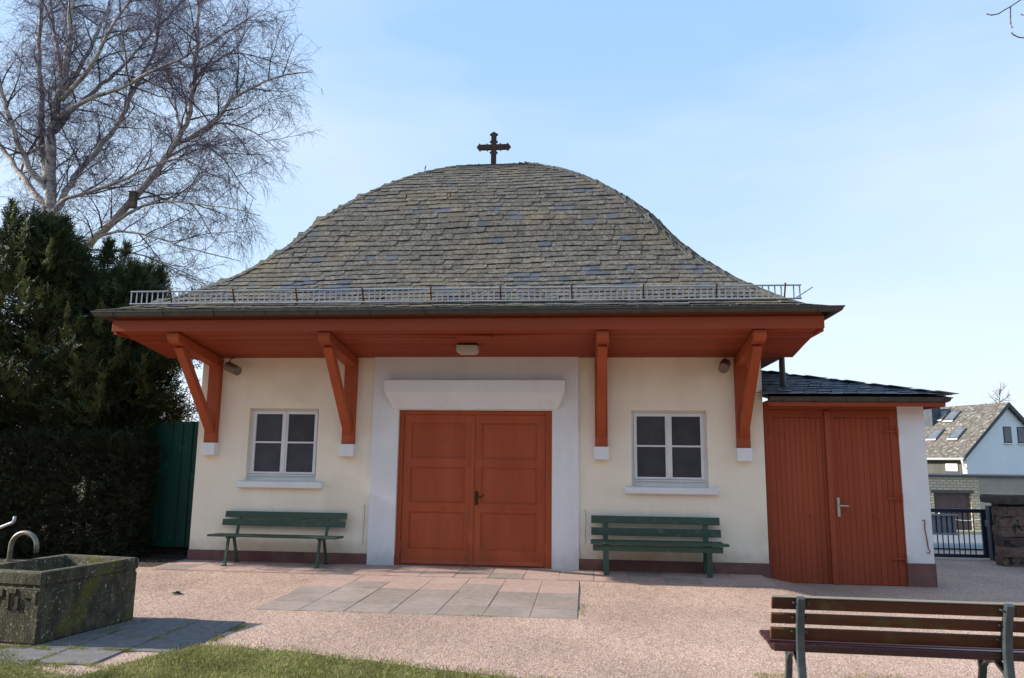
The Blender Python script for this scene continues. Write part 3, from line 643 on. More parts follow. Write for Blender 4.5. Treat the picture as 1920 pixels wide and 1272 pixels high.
# ------------------------------------------------------------------ shed
sh = thing('shed', 'low slate roofed shed with wide red plank doors joined to the right of the chapel', 'shed', (4.6, 0, -.1))
SX1 = 5.84; sy = .012
wb = MB(); wb.box(5.47, SX1, sy, .32, .225, 2.52); part('wall', wb, M_white, sh)
part('wall', box(SX1-.3, SX1, .322, 4.2, .225, 2.52), M_plaster, sh); part('wall', box(3.545, SX1-.302, 3.9, 4.2, -.1, 2.52), M_plaster, sh)
for a in ((5.462, SX1+.012, sy-.014, .3), (SX1-.28, SX1+.012, .302, 4.2)): part('plinth', box(*a, -.3, .223), M_plinth, sh)
fm = MB(); fm.box(3.545, 3.60, .03, .13, -.1, 2.42); fm.box(5.44, 5.468, .03, .13, -.1, 2.42); fm.box(3.545, 5.468, .028, .13, 2.42, 2.53); part('door_frame', fm, M_shedred, sh)
def sleaf(x0, x1, y, n):
    lf = part('door_leaf', box(x0, x1, y+.03, y+.05, -.095, 2.415), M_shedred, sh)
    fw_ = .085
    fr = MB().holes(x0, x1, -.095, 2.415, y+.012, y+.0295, [(x0+fw_, x1-fw_, -.2, 2.415-.11)])
    part('leaf_frame', fr, M_shedred, lf)
    a, b = x0+fw_+.002, x1-fw_-.002; pw = (b-a)/n
    me = mesh('plank', MB().prism([(-pw/2+.001, .012, 0), (-pw/2+.001, .004, 0), (-pw/2+.006, 0, 0), (pw/2-.006, 0, 0), (pw/2-.001, .004, 0), (pw/2-.001, .012, 0)], (0, 0, 2.385)), M_shedred)
    for i in range(n):
        link('plank', me, Matrix.Translation((a+pw*(i+.5), y+.0165+rng.uniform(-.001, .001), -.092)), lf)
    return lf
s1 = sleaf(3.603, 4.462, .03, 9); s2 = sleaf(4.470, 5.436, .012, 10)
part('cover_strip', box(4.42, 4.50, -.002, .011, -.09, 2.40), M_shedred, s2, bevel=.004)
part('handle_plate', box(4.535, 4.575, .002, .0115, .86, 1.13), M_steel, s2, bevel=.006)
part('door_handle', MB().tube([(4.555, .01, 1.02), (4.555, -.045, 1.02), (4.575, -.05, 1.02), (4.69, -.05, 1.015)], [.01, .01, .011, .009], 8), M_steel, s2, smooth=True)
for z in (.28, 1.13, 2.10):
    hb = MB(); hb.box(5.25, 5.44, -.004, .011, z-.012, z+.018); hb.tube([(5.445, -.004, z-.05), (5.445, -.004, z+.06)], .016, 8)
    part('hinge', hb, M_shedred, s2); part('hinge', MB().tube([(3.606, .03, z-.05), (3.606, .03, z+.06)], .014, 8), M_shedred, s1)
for lf, x, y in ((s1, 4.16, .028), (s2, 5.06, .01)):
    part('pull_ring', MB().tube([(x-.03, y, .86), (x-.02, y-.025, .86), (x+.02, y-.025, .86), (x+.03, y, .86)], .008, 6), M_shedred, lf)
part('wall_hook', MB().tube([(5.71, sy-.01, .83), (5.735, sy-.03, .835), (5.735, sy-.03, .80), (5.725, sy-.03, .72), (5.745, sy-.03, .56), (5.755, sy-.03, .43), (5.775, sy-.035, .40), (5.765, sy-.03, .375), (5.735, sy-.02, .375)], .008, 6), M_rust, sh)
fa = MB(); fa.box(3.545, 6.02, -.30, -.262, 2.45, 2.56); fa.box(5.98, 6.02, -.26, 4.5, 2.45, 2.56); part('fascia', fa, M_redh, sh)
part('soffit', MB().box(3.545, 5.978, -.26, .009, 2.50, 2.535).box(5.845, 5.978, .01, 4.4, 2.50, 2.535), M_redh, sh)
# shed gutter
SG = [(-.06+.055*math.cos(a), 2.57-.062*math.sin(a)) for a in lin(0, math.pi, 9)]+[(-.06+.048*math.cos(a), 2.568-.055*math.sin(a)) for a in lin(math.pi, 0, 9)]+[(0, 2.58), (.01, 2.58), (.01, 2.565)]
sgm = MB(); n = len(SG); vs = []
for (x, y, sx, sy_) in ((3.56, -.36, 0, -1), (6.09, -.36, 1, -1), (6.09, 4.55, 1, 0)):
    vs += [(x+sx*o, y+sy_*o, z) for o, z in SG]
sgm.add(vs, [(c*n+i, c*n+(i+1) % n, (c+1)*n+(i+1) % n, (c+1)*n+i) for c in range(2) for i in range(n)]+[tuple(range(n)), tuple(range(2*n, 3*n))])
sgut = part('gutter', sgm, M_zinc, sh, fix=True)
for i in range(6):
    x = 3.75+i*.45
    part('gutter_bracket', MB().tube([(x, -.30-.062*math.cos(a), 2.57-.066*math.sin(a)) for a in lin(0, math.pi*.8, 6)], .008, 4), M_zinc, sgut)
# shed roof: front and right plane meeting in a hip
SE, SK = 2.60, .27
rs = MB(); y9 = 2.2
rs.add([(3.55, -.36, SE-.02), (6.10, -.36, SE-.02), (6.10-2.55, -.36+2.55, SE+SK*2.55-.02), (6.10, 4.6, SE-.02), (3.55, 4.6, SE+SK*2.55-.02)], [(0, 1, 2), (1, 3, 4, 2)])
sroof = part('roof', rs, M_under, sh)
SM3 = [slate_mesh('slate', .225, .3, M_slate3, 40+i) for i in range(4)]
ssl = []
for side in (0, 1):
    for r_ in range(17):
        d0 = r_*.16/math.sqrt(1+SK*SK)*1.0
        Lr = 2.55-d0 if side == 0 else 4.9-d0
        for i in range(int(Lr/.19)+2):
            u = -.03+i*.19+rng.uniform(-.01, .01)+(r_ % 3)*.06
            if u > Lr-.03: continue
            if side == 0: p = Vector((3.6+u, -.38+d0, SE+SK*d0)); tn = Vector((1, 0, 0)); up = Vector((0, 1, SK)).normalized()
            else: p = Vector((6.12-d0, -.30+d0+u, SE+SK*d0)); tn = Vector((0, 1, 0)); up = Vector((-1, 0, SK)).normalized()
            n_ = tn.cross(up); q = Matrix.Rotation(R(8)+R(rng.gauss(0, 1.2)), 3, n_); tn = q @ tn; up = q @ up
            up = (up*.26-n_*.034).normalized(); n2 = tn.cross(up); m = Matrix.Identity(4)
            for k in range(3): m[k][0], m[k][1], m[k][2] = tn[k], up[k], n2[k]
            p = p+n_*(.026+rng.uniform(-.003, .004)); m[0][3], m[1][3], m[2][3] = p
            if side == 0: link('slate', SM3[rng.randrange(4)], m, sroof)
            else: ssl.append((0, m, 0, rng.randrange(4)))
join_instances(ssl, (SM3, SM3), 'slate_courses', (M_slate3, M_slate3), sroof)

# ------------------------------------------------------------------ benches
def slat(a, b, w_, t, up, m, name, parent, bev=.006):
    mb = MB().bar(a, b, w_, t, up); return part(name, mb, m, parent, fix=True, bevel=bev)
# left bench: cast iron ends
b1 = thing('bench', 'green slatted bench with cast iron legs under the left window', 'bench', (-3.8, -.35, .016), 'benches by the chapel')
X0, X1 = -4.80, -2.80
for i, y in enumerate((-.47, -.345, -.22)):
    slat((X0, y, .448-.006*i), (X1, y, .444-.006*i), .115, .03, (0, 0, 1), M_green, 'seat_slat', b1)
slat((X0+.06, -.085, .735), (X1+.01, -.085, .735), .02, .095, (0, .25, 1), M_green, 'back_slat', b1)
slat((X0+.03, -.115, .615), (X1-.0, -.115, .615), .02, .095, (0, .25, 1), M_green, 'back_slat', b1)
for x in (-4.5, -3.08):
    lg = MB()
    for pts in ([(-.53, .016), (-.50, .04), (-.475, .2), (-.45, .34), (-.43, .425)], [(-.10, .016), (-.135, .05), (-.17, .2), (-.235, .34), (-.27, .425)], [(-.5, .42), (-.3, .405), (-.17, .42)], [(-.22, .40), (-.165, .44), (-.13, .56), (-.095, .66), (-.07, .775)]):
        for (p, q) in zip(pts[:-1], pts[1:]): lg.bar((x, p[0], p[1]), (x, q[0], q[1]+.004), .042, .03, (0, 1, .2))
    lg.box(x-.035, x+.035, -.57, -.49, .016, .03); lg.box(x-.035, x+.035, -.14, -.07, .016, .03)
    part('bench_end', lg, M_green, b1, fix=True, bevel=.004)
# right bench: all timber
b2 = thing('bench', 'green timber bench with plank back and square legs under the right window', 'bench', (1.88, -.35, .016), 'benches by the chapel')
X0, X1 = .95, 2.83
for i, y in enumerate((-.46, -.33, -.2)):
    slat((X0-.01, y, .465), (X1+(.05 if i == 0 else 0), y, .465), .12, .035, (0, 0, 1), M_green, 'seat_slat', b2)
slat((X0+.02, -.46, .395), (X1-.03, -.46, .395), .03, .085, (0, 0, 1), M_green, 'apron', b2)
slat((X0, -.115, .765), (X1-.01, -.115, .765), .028, .112, (0, .12, 1), M_green, 'back_slat', b2)
slat((X0, -.14, .595), (X1+.0, -.14, .595), .028, .112, (0, .12, 1), M_green, 'back_slat', b2)
for x in (1.16, 2.61):
    for y0, y1, zt in ((-.44, -.44, .35),):
        part('leg', MB().bar((x, y0, .016), (x, y1, .445), .075, .06, (0, 1, 0)), M_green, b2, fix=True, bevel=.006)
    part('leg', MB().bar((x-.0, -.10, .016), (x-.0, -.155, .45), .075, .06, (0, 1, 0)).bar((x, -.15, .45), (x, -.085, .81), .075, .04, (0, 1, 0)), M_green, b2, fix=True, bevel=.006)
    part('seat_rail', MB().bar((x, -.44, .43), (x, -.14, .43), .06, .035), M_green, b2, fix=True)
# foreground bench, seen from behind (its local y points to its seat front)
rz3 = R(-2.0)
b3 = thing('park_bench', 'weathered brown bench with grey cast iron ends seen from behind in the right foreground', 'bench', (2.05, -6.22, 0), None, 0)
T3 = Matrix.Translation((2.09, -6.22, 0)) @ Matrix.Rotation(rz3, 4, 'Z')
def p3(mb, name, m, **k): mb.xf(T3); return part(name, mb, m, b3, fix=True, **k)
LB = 1.66
for i, (y, z, hgt) in enumerate(((-.118, .715, .080), (-.077, .612, .070), (-.036, .508, .082))):
    p3(MB().bar((0, y, z), (LB, y, z), .026, hgt, (0, -.4, 1)), 'back_slat', M_brown, bevel=.005)
    p3(MB().bar((.001, y-.018, z+hgt*.5+.004), (LB-.001, y-.018, z+hgt*.5+.004), .024, .006, (0, -.4, 1)), 'weathered_edge', M_greyed) if i == 0 else None
for i, y in enumerate((.0, .115, .225, .335)):
    p3(MB().bar((.0, y, .425-.008*(i < 1)), (LB, y, .425), .095, .034, (0, 0, 1)), 'seat_slat', M_maroon, bevel=.012)
p3(MB().bar((.01, -.052, .425), (LB, -.052, .425), .03, .055, (0, 0, 1)), 'rear_seat_slat', M_maroon, bevel=.012)
for x in (.175, 1.43):
    e = MB()
    def chain(pts, wx, th):
        for (p, q) in zip(pts[:-1], pts[1:]):
            a = Vector((x, p[0], p[1])); b = Vector((x, q[0], q[1])); d = (b-a).normalized()*.006
            e.bar(a-d, b+d, wx, th, (0, 1, .15))
    chain([(-.20, 0), (-.165, .08), (-.125, .2), (-.10, .32), (-.095, .42), (-.105, .52), (-.125, .62), (-.15, .70), (-.172, .755)], .05, .04)
    chain([(-.105, .36), (-.06, .44), (-.05, .52), (-.075, .6), (-.12, .70)], .03, .022)
    chain([(.40, 0), (.35, .06), (.29, .18), (.26, .28), (.28, .36), (.33, .40)], .045, .036)
    chain([(-.115, .24), (-.05, .33), (.06, .375), (.2, .39), (.38, .40)], .04, .03)
    chain([(.27, .27), (.2, .335), (.08, .37)], .036, .026)
    e.box(x-.035, x+.035, -.25, -.15, 0, .018); e.box(x-.035, x+.035, .36, .45, 0, .018)
    p3(e, 'bench_end', M_castg, bevel=.006)
    for (y, z) in ((-.165, .725), (-.115, .625), (-.078, .53)):
        p3(MB().tube([(x-.045, y-.012, z), (x-.045, y+.02, z)], .006, 8).tube([(x+.045, y-.012, z), (x+.045, y+.02, z)], .006, 8), 'bolt', M_castg)

# ------------------------------------------------------------------ trough, spout, pump lever
tr = thing('stone_trough', 'mossy square concrete water trough with carved relief at left', 'trough', (-4.1, -4.8, 0))
Pn, Pf = Vector((-3.80, -5.35, 0)), Vector((-3.60, -4.25, 0)); dx = Vector((-.86, .12, 0)); HT = .612
def loop(o, z):
    d1 = (Pf-Pn).normalized(); d2 = dx.normalized(); A_ = Pn+d1*o+d2*o; B_ = Pf-d1*o+d2*o; C_ = Pf+dx-d1*o-d2*o; D_ = Pn+dx+d1*o-d2*o
    return [(p.x, p.y, z) for p in (A_, B_, C_, D_)]
tm = MB(); rings = [loop(.015, .0), loop(.0, .03), loop(.0, .47), loop(.008, .48), loop(.008, .50), loop(-.004, .51), loop(-.004, HT-.012), loop(.008, HT), loop(.085, HT), loop(.095, HT-.015), loop(.16, HT-.24), loop(.17, HT-.25)]
# finer sides so the relief of the concrete shows in the outline
def dens(r_, k=14): return [tuple(Vector(r_[i]).lerp(Vector(r_[(i+1) % 4]), t/k)) for i in range(4) for t in range(k)]
rings = [dens(q) for q in rings]; n = len(rings[0])
for q in rings: tm.v += q
tm.f = [(j*n+i, j*n+(i+1) % n, (j+1)*n+(i+1) % n, (j+1)*n+i) for j in range(len(rings)-1) for i in range(n)]+[tuple(range((len(rings)-1)*n, len(rings)*n))]
for i, p in enumerate(tm.v):
    k = .0016*noise.noise((p[0]*14, p[1]*14, p[2]*14)); tm.v[i] = (p[0]+k, p[1]+k, p[2]+.5*k)
part('basin', tm, M_trough, tr, fix=True)
part('water', MB().add(loop(.15, HT-.21), [(0, 1, 2, 3)[::-1]]), M_inner, tr, fix=True)
fx = dx.normalized(); fn = Vector((fx.y, -fx.x, 0)); fn = fn if fn.y < 0 else -fn      # relief blocks on the near face
for (u0, u1, z0, z1) in ((.02, .06, .36, .46), (.06, .17, .40, .46), (.20, .235, .30, .40), (.235, .33, .43, .47), (.30, .33, .30, .43), (.37, .50, .40, .46), (.46, .5, .30, .4), (.56, .70, .33, .37), (.72, .76, .33, .46)):
    mb = MB(); a = Pn+fx*u0-fn*.02
    mb.prism([(a.x, a.y, z0), (a.x+fx.x*(u1-u0), a.y+fx.y*(u1-u0), z0), (a.x+fx.x*(u1-u0), a.y+fx.y*(u1-u0), z1), (a.x, a.y, z1)], tuple(fn*.034))
    part('relief_block', mb, M_trough, tr, fix=True)
part('foot', MB().prism([(p[0], p[1], -.05) for p in loop(.07, 0)], (0, 0, .06)), M_trough, tr, fix=True)
sp = MB(); pts = [(-4.60, -4.74, HT-.02), (-4.595, -4.74, HT+.12)]
for a in lin(math.pi, .25, 12): pts.append((-4.455+.14*math.cos(a), -4.74-.02*(math.pi-a)/3, HT+.135+.135*math.sin(a)))
pts.append((-4.305, -4.77, HT+.09))
spt = thing('water_spout', 'curved metal spout rising from the rim of the stone trough', 'spout', (-4.6, -4.74, HT))
part('pipe', sp.tube(pts, .021, 12), M_tap, spt, smooth=True)
part('collar', MB().tube([(-4.60, -4.74, HT-.002), (-4.60, -4.74, HT+.02)], .034, 12), M_tap, spt)
pump = thing('hand_pump', 'grey pump lever with upturned end reaching in from the left edge', 'pump', (-5.15, -4.62, 0))
part('lever', MB().tube([(-5.15, -4.64, .80), (-4.9, -4.66, .87), (-4.70, -4.69, .945), (-4.64, -4.70, .965), (-4.622, -4.70, .985), (-4.62, -4.70, 1.025)], .014, 10), M_galv, pump, smooth=True)
part('post', MB().tube([(-5.15, -4.62, 0), (-5.15, -4.62, .98), (-5.15, -4.62, 1.02)], [.06, .05, .02], 14), M_galv, pump)

lf = MB()
for i in range(9):
    a = i*.7; c = (-3.97+.05*math.cos(a*1.7)*(i/9), -2.77+.035*math.sin(a)); r_ = .05
    lf.add([(c[0]-r_*math.cos(a), c[1]-r_*math.sin(a), .005), (c[0]+.02*math.sin(a), c[1]-.02*math.cos(a), .02+.012*math.sin(i*2)), (c[0]+r_*math.cos(a), c[1]+r_*math.sin(a), .012), (c[0]-.02*math.sin(a), c[1]+.02*math.cos(a), .03)], [(0, 1, 2, 3)])
tag(part('fallen_sprig', lf, M_leafg, None), 'small dark green leaf clump lying on the pink gravel', 'leaf')

# ------------------------------------------------------------------ green sheet panel beside the chapel
gp = thing('sheet_fence', 'dark green ribbed metal sheet closing the gap between hedge and chapel', 'fence', (-6.05, .6, 0))
zz = MB(); xs = []; x = -6.62
prof_ = []
while x < -5.45:
    prof_ += [(x, .60), (x+.10, .60), (x+.115, .57), (x+.15, .57), (x+.165, .60)]; x += .18
vs = []
for (x, y) in prof_: vs += [(x, y, .13), (x, y, 2.20)]
zz.add(vs, [(2*i, 2*i+2, 2*i+3, 2*i+1) for i in range(len(prof_)-1)])
me_ = part('sheet', zz, M_greenfe, gp)
md = me_.modifiers.new('solid', 'SOLIDIFY'); md.thickness = .006
part('post', box(-5.46, -5.40, .62, .68, 0, 2.2), M_greenfe, gp); part('post', box(-6.66, -6.60, .62, .68, 0, 2.2), M_greenfe, gp)
part('rail', box(-6.6, -5.46, .615, .65, .45, .50), M_greenfe, gp); part('rail', box(-6.6, -5.46, .615, .65, 1.9, 1.95), M_greenfe, gp)
part('skirt', box(-6.6, -5.40, .66, .69, 0, .2), M_soil, gp)

# ------------------------------------------------------------------ conifers and hedge
def sprig_proto(n=9, l=.2, seed=0):
    q = random.Random(seed); V = []; F = []
    for i in range(n):
        t = i/(n-1); s = -1 if i % 2 else 1; px = l*(t-.35); ang = R(55-25*t)*s+q.uniform(-.2, .2); ll = l*.36*(1-.45*t); wd = .0085
        d = np.array([math.cos(ang), math.sin(ang), q.uniform(-.25, .25)]); nn = np.array([-math.sin(ang), math.cos(ang), 0])
        b = np.array([px, 0, .02*q.uniform(-1, 1)])
        o = len(V); V += [b-nn*wd*.6, b+nn*wd*.6, b+d*ll*.6+nn*wd, b+d*ll, b+d*ll*.6-nn*wd]
        F += [(o, o+4, o+2), (o, o+2, o+1), (o+4, o+3, o+2)]
    o = len(V); V += [np.array([-l*.4, -.005, 0]), np.array([-l*.4, .005, 0]), np.array([l*.75, 0, 0])]; F.append((o, o+1, o+2))
    return np.array(V), np.array(F)
def foliage(name, pos, dirs, size, tint, m, parent, **props):
    """one sprig per row: pos (n,3), dirs (n,3) pointing along the sprig"""
    n = len(pos); protos = [sprig_proto(seed=s) for s in range(3)]
    Vs, Fs, Ts, o = [], [], [], 0
    which = nrg.integers(0, 3, n)
    for k in range(3):
        idx = np.where(which == k)[0]; P, F = protos[k]
        d = dirs[idx]; d = d/np.linalg.norm(d, axis=1, keepdims=True)
        rnd = nrg.normal(size=d.shape); b = np.cross(d, rnd); b /= np.linalg.norm(b, axis=1, keepdims=True); c = np.cross(d, b)
        Q = (P[None, :, 0:1]*d[:, None]+P[None, :, 1:2]*b[:, None]+P[None, :, 2:3]*c[:, None])*size[idx][:, None, None]+pos[idx][:, None]
        Vs.append(Q.reshape(-1, 3)); Fs.append((F[None]+(np.arange(len(idx))*len(P))[:, None, None]).reshape(-1, 3)+o); Ts.append(np.repeat(tint[idx], len(P))); o += len(idx)*len(P)
    return npmesh(name, np.concatenate(Vs), np.concatenate(Fs), m, parent, np.concatenate(Ts), **props)
def conifer(label, x, y, z0, z1, rad, n, seed, group, shoots, leaders=()):
    q = np.random.default_rng(seed)
    t = thing('yew_tree', label, 'tree', (x, y, 0), group)
    part('trunk', MB().tube([(x, y, -.1), (x+.05, y, z0+.4), (x-.05, y+.05, (z0+z1)/2), (x, y, z1-.3)], [.16, .13, .08, .02], 10), M_bark2, t, smooth=True)
    # boughs, each a spray of sprigs
    nb_ = n//46; P, D, S, T = [], [], [], []
    lb = MB()
    for i in range(nb_):
        tz = q.beta(1.15, 1.25); z = z0+(z1-z0)*tz; a = q.uniform(0, 2*math.pi)
        env = rad*(1-tz**1.7)**.75*(.72+.34*(.5+.5*math.sin(a*3+seed)*math.cos(z*2.1+a)))*q.uniform(.55, 1.1)
        env = env*min(1, .55+tz*3)
        root = np.array([x, y, z-.15-.25*env]); tip = np.array([x+math.cos(a)*env, y+math.sin(a)*env, z+.05*env+q.uniform(-.1, .25)])
        lb.tube([tuple(root), tuple(root+(tip-root)*.55+np.array([0, 0, -.03])), tuple(tip)], [.016, .009, .003], 3, cap=False)
        m_ = 46; f = np.sqrt(q.uniform(.1, 1, m_)); pp = root+(tip-root)*f[:, None]+q.normal(size=(m_, 3))*np.array([.12, .12, .08])*(.5+.7*f[:, None])
        dd = (tip-root)/np.linalg.norm(tip-root)+q.normal(size=(m_, 3))*.55+np.array([0, 0, .15])
        lum = q.uniform(.05, .6); P.append(pp); D.append(dd); S.append(q.uniform(.7, 1.25, m_)); T.append(np.clip(lum*.7+q.uniform(0, .35, m_)+.12*(f > .9), 0, .86))
    for (a, tz, hgt) in shoots:                    # upright yellow-green shoots, grazing-sun highlights put into their tint
        z = z0+(z1-z0)*tz; env = rad*(1-tz**1.7)**.75*.95; c = np.array([x+math.cos(a)*env, y+math.sin(a)*env, z]); m_ = 46
        f = q.uniform(0, 1, m_); pp = c+np.stack([q.normal(size=m_)*.05*(1.2-f), q.normal(size=m_)*.05*(1.2-f), f*hgt], 1)
        dd = q.normal(size=(m_, 3))*.6+np.array([0, 0, 1.1]); P.append(pp); D.append(dd); S.append(q.uniform(.45, .8, m_)); T.append(np.clip(.62+q.uniform(0, .4, m_)*(.4+.6*f), 0, 1))
    for (lx, ly, lz0, lz1, r0) in leaders:         # separate pointed tops
        m_ = 420; f = q.uniform(0, 1, m_)**.8; rr = r0*(1-f)*np.sqrt(q.uniform(.05, 1, m_)); a = q.uniform(0, 6.283, m_)
        pp = np.stack([lx+np.cos(a)*rr, ly+np.sin(a)*rr, lz0+(lz1-lz0)*f], 1); dd = np.stack([np.cos(a)*.8, np.sin(a)*.8, .5+.9*f], 1)+q.normal(size=(m_, 3))*.3
        P.append(pp); D.append(dd); S.append(q.uniform(.6, 1.1, m_)); T.append(np.clip(q.uniform(.1, .6, m_)+.3*f*q.uniform(0, 1, m_), 0, 1))
        lb.tube([(lx, ly, lz0-.5), (lx, ly, lz1-.1)], [.03, .006], 4)
    cr_ = foliage('crown', np.concatenate(P), np.concatenate(D), np.concatenate(S), np.concatenate(T), M_yew, t)
    part('boughs', lb, M_bark2, t, kind='stuff')
    return t
G_Y = 'dark yews by the hedge'
sh1 = [(R(a), tz, hh) for a, tz, hh in ((-95, .35, .6), (-70, .22, .7), (-60, .48, .55), (-110, .55, .6), (-85, .62, .6), (-40, .35, .6), (-130, .3, .6), (-75, .8, .6), (-100, .85, .7), (-50, .7, .5), (-120, .75, .6), (-65, .6, .5))]
conifer('tall broad dark yew with yellow green shoots at the left edge behind the hedge', -8.9, .75, 2.1, 5.75, 2.25, 17000, 3, G_Y, sh1, ((-9.2, .2, 4.6, 6.0, .55), (-8.35, .4, 4.7, 5.75, .5), (-7.6, .6, 4.2, 5.4, .5)))
conifer('narrower dark yew standing against the left eaves beside the green sheet', -7.25, .75, 1.55, 4.7, 1.3, 10500, 8, G_Y, sh1[:6], ((-7.1, .7, 3.9, 4.9, .4), (-6.75, .9, 3.6, 4.5, .35)))
conifer('dark yew farther back whose pointed tops show over the left roof corner', -9.9, 5.2, 3.7, 6.1, 1.7, 7000, 21, G_Y, sh1[:4], ((-10.2, 5, 5.0, 6.7, .7), (-9.3, 5.1, 4.6, 6.1, .75), (-8.5, 5.2, 4.1, 5.5, .8)))
def hedge(label, x0, x1, y0, y1, z1, n, seed):
    q = np.random.default_rng(seed); t = thing('hedge', label, 'hedge', ((x0+x1)/2, (y0+y1)/2, 0))
    nf = int(n*.5); nt_ = int(n*.14); ne = int(n*.08); ni = n-nf-nt_-ne
    def sm(k, xr, yr, zr): return np.stack([q.uniform(*xr, k), q.uniform(*yr, k), q.uniform(*zr, k)], 1)
    f = sm(nf, (x0, x1), (y0-.06, y0+.12), (.02, z1)); tp = sm(nt_, (x0, x1), (y0, y1), (z1-.1, z1+.12)); e_ = sm(ne, (x1-.12, x1+.08), (y0, y1), (.02, z1)); i_ = sm(ni, (x0, x1), (y0, y1), (0, z1))
    P = np.concatenate([f, tp, e_, i_]); base = np.concatenate([np.tile([0, -1, .25], (nf, 1)), np.tile([0, -.2, 1], (nt_, 1)), np.tile([1, -.2, .2], (ne, 1)), np.tile([0, -.5, .5], (ni, 1))])
    D = base+q.normal(size=P.shape)*.6
    keep = np.array([noise.noise((p[0]*1.9, p[2]*1.9, seed)) > -.5 or p[2] < .9 or p[2] > 1.6 for p in P])
    P, D = P[keep], D[keep]
    foliage('foliage', P, D, q.uniform(.5, .95, len(P)), np.clip(q.uniform(.05, .8, len(P))+.2*np.array([noise.noise((p[0]*4, p[2]*4, 7)) for p in P]), 0, 1), M_hedge, t)
    st = MB()
    for i in range(int((x1-x0)/.45)):
        x = x0+.2+i*.45; y = (y0+y1)/2+q.uniform(-.1, .1); st.tube([(x, y, -.05), (x+q.uniform(-.1, .1), y, z1*.5), (x+q.uniform(-.2, .2), y, z1-.2)], [.04, .03, .012], 6)
        for k in range(7):
            z = q.uniform(.2, z1-.2); a = q.uniform(0, 6.28); st.tube([(x, y, z), (x+.3*math.cos(a), y+.3*math.sin(a), z+.15)], [.012, .004], 3)
    part('stems', st, M_bark2, t, kind='stuff')
hedge('dark clipped yew hedge with a flat face running from the left edge to green sheet', -11.5, -6.32, -.22, .42, 1.85, 34000, 5)

# ------------------------------------------------------------------ bare trees
def grow(pts, radii, mbs, q, level, env=None, dens=1.0, droop=.35):
    pass
def walk(p, d, length, nseg, q, wob, grav):
    out = [p.copy()]; d = d.copy()
    for i in range(nseg):
        d = d+q.normal(size=3)*wob+np.array([0, 0, grav*(i+1)/nseg]); d /= np.linalg.norm(d); p = p+d*length/nseg; out.append(p.copy())
    return out
class Tubes:
    """many thin tapered tubes gathered with numpy"""
    def __init__(s, n): s.n = n; s.P = []; s.R = []
    def add(s, pts, r0, r1): s.P.append(np.array(pts)); s.R.append((r0, r1))
    def build(s, name, m, parent, **props):
        n = s.n; Vs, Fs, o = [], [], 0; groups = {}
        for P, r_ in zip(s.P, s.R): groups.setdefault(len(P), []).append((P, r_))
        for k, it in groups.items():
            P = np.stack([i[0] for i in it]); r0 = np.array([i[1][0] for i in it]); r1 = np.array([i[1][1] for i in it])
            T = np.gradient(P, axis=1); T /= np.linalg.norm(T, axis=2, keepdims=True)+1e-9
            ref = np.where(np.abs(T[..., 2:3]) > .8, np.array([1., 0, 0]), np.array([0, 0, 1.])); A_ = np.cross(T, ref); A_ /= np.linalg.norm(A_, axis=2, keepdims=True); B_ = np.cross(T, A_)
            rad = r0[:, None]+(r1-r0)[:, None]*np.linspace(0, 1, k)[None]
            ang = 2*np.pi*np.arange(n)/n
            V = P[:, :, None]+(A_[:, :, None]*np.cos(ang)[None, None, :, None]+B_[:, :, None]*np.sin(ang)[None, None, :, None])*rad[:, :, None, None]
            V = V.reshape(-1, 3); i, j = np.meshgrid(np.arange(k-1), np.arange(n), indexing='ij'); i = i.ravel(); j = j.ravel()
            F = np.stack([i*n+j, i*n+(j+1) % n, (i+1)*n+(j+1) % n, (i+1)*n+j], 1)
            F = (F[None]+(np.arange(len(it))*k*n)[:, None, None]).reshape(-1, 4)+o
            Vs.append(V); Fs.append(F); o += len(V)
        ob = npmesh(name, np.concatenate(Vs), np.concatenate(Fs), m, parent, **props)
        ob.data.polygons.foreach_set('use_smooth', [True]*len(ob.data.polygons)); return ob
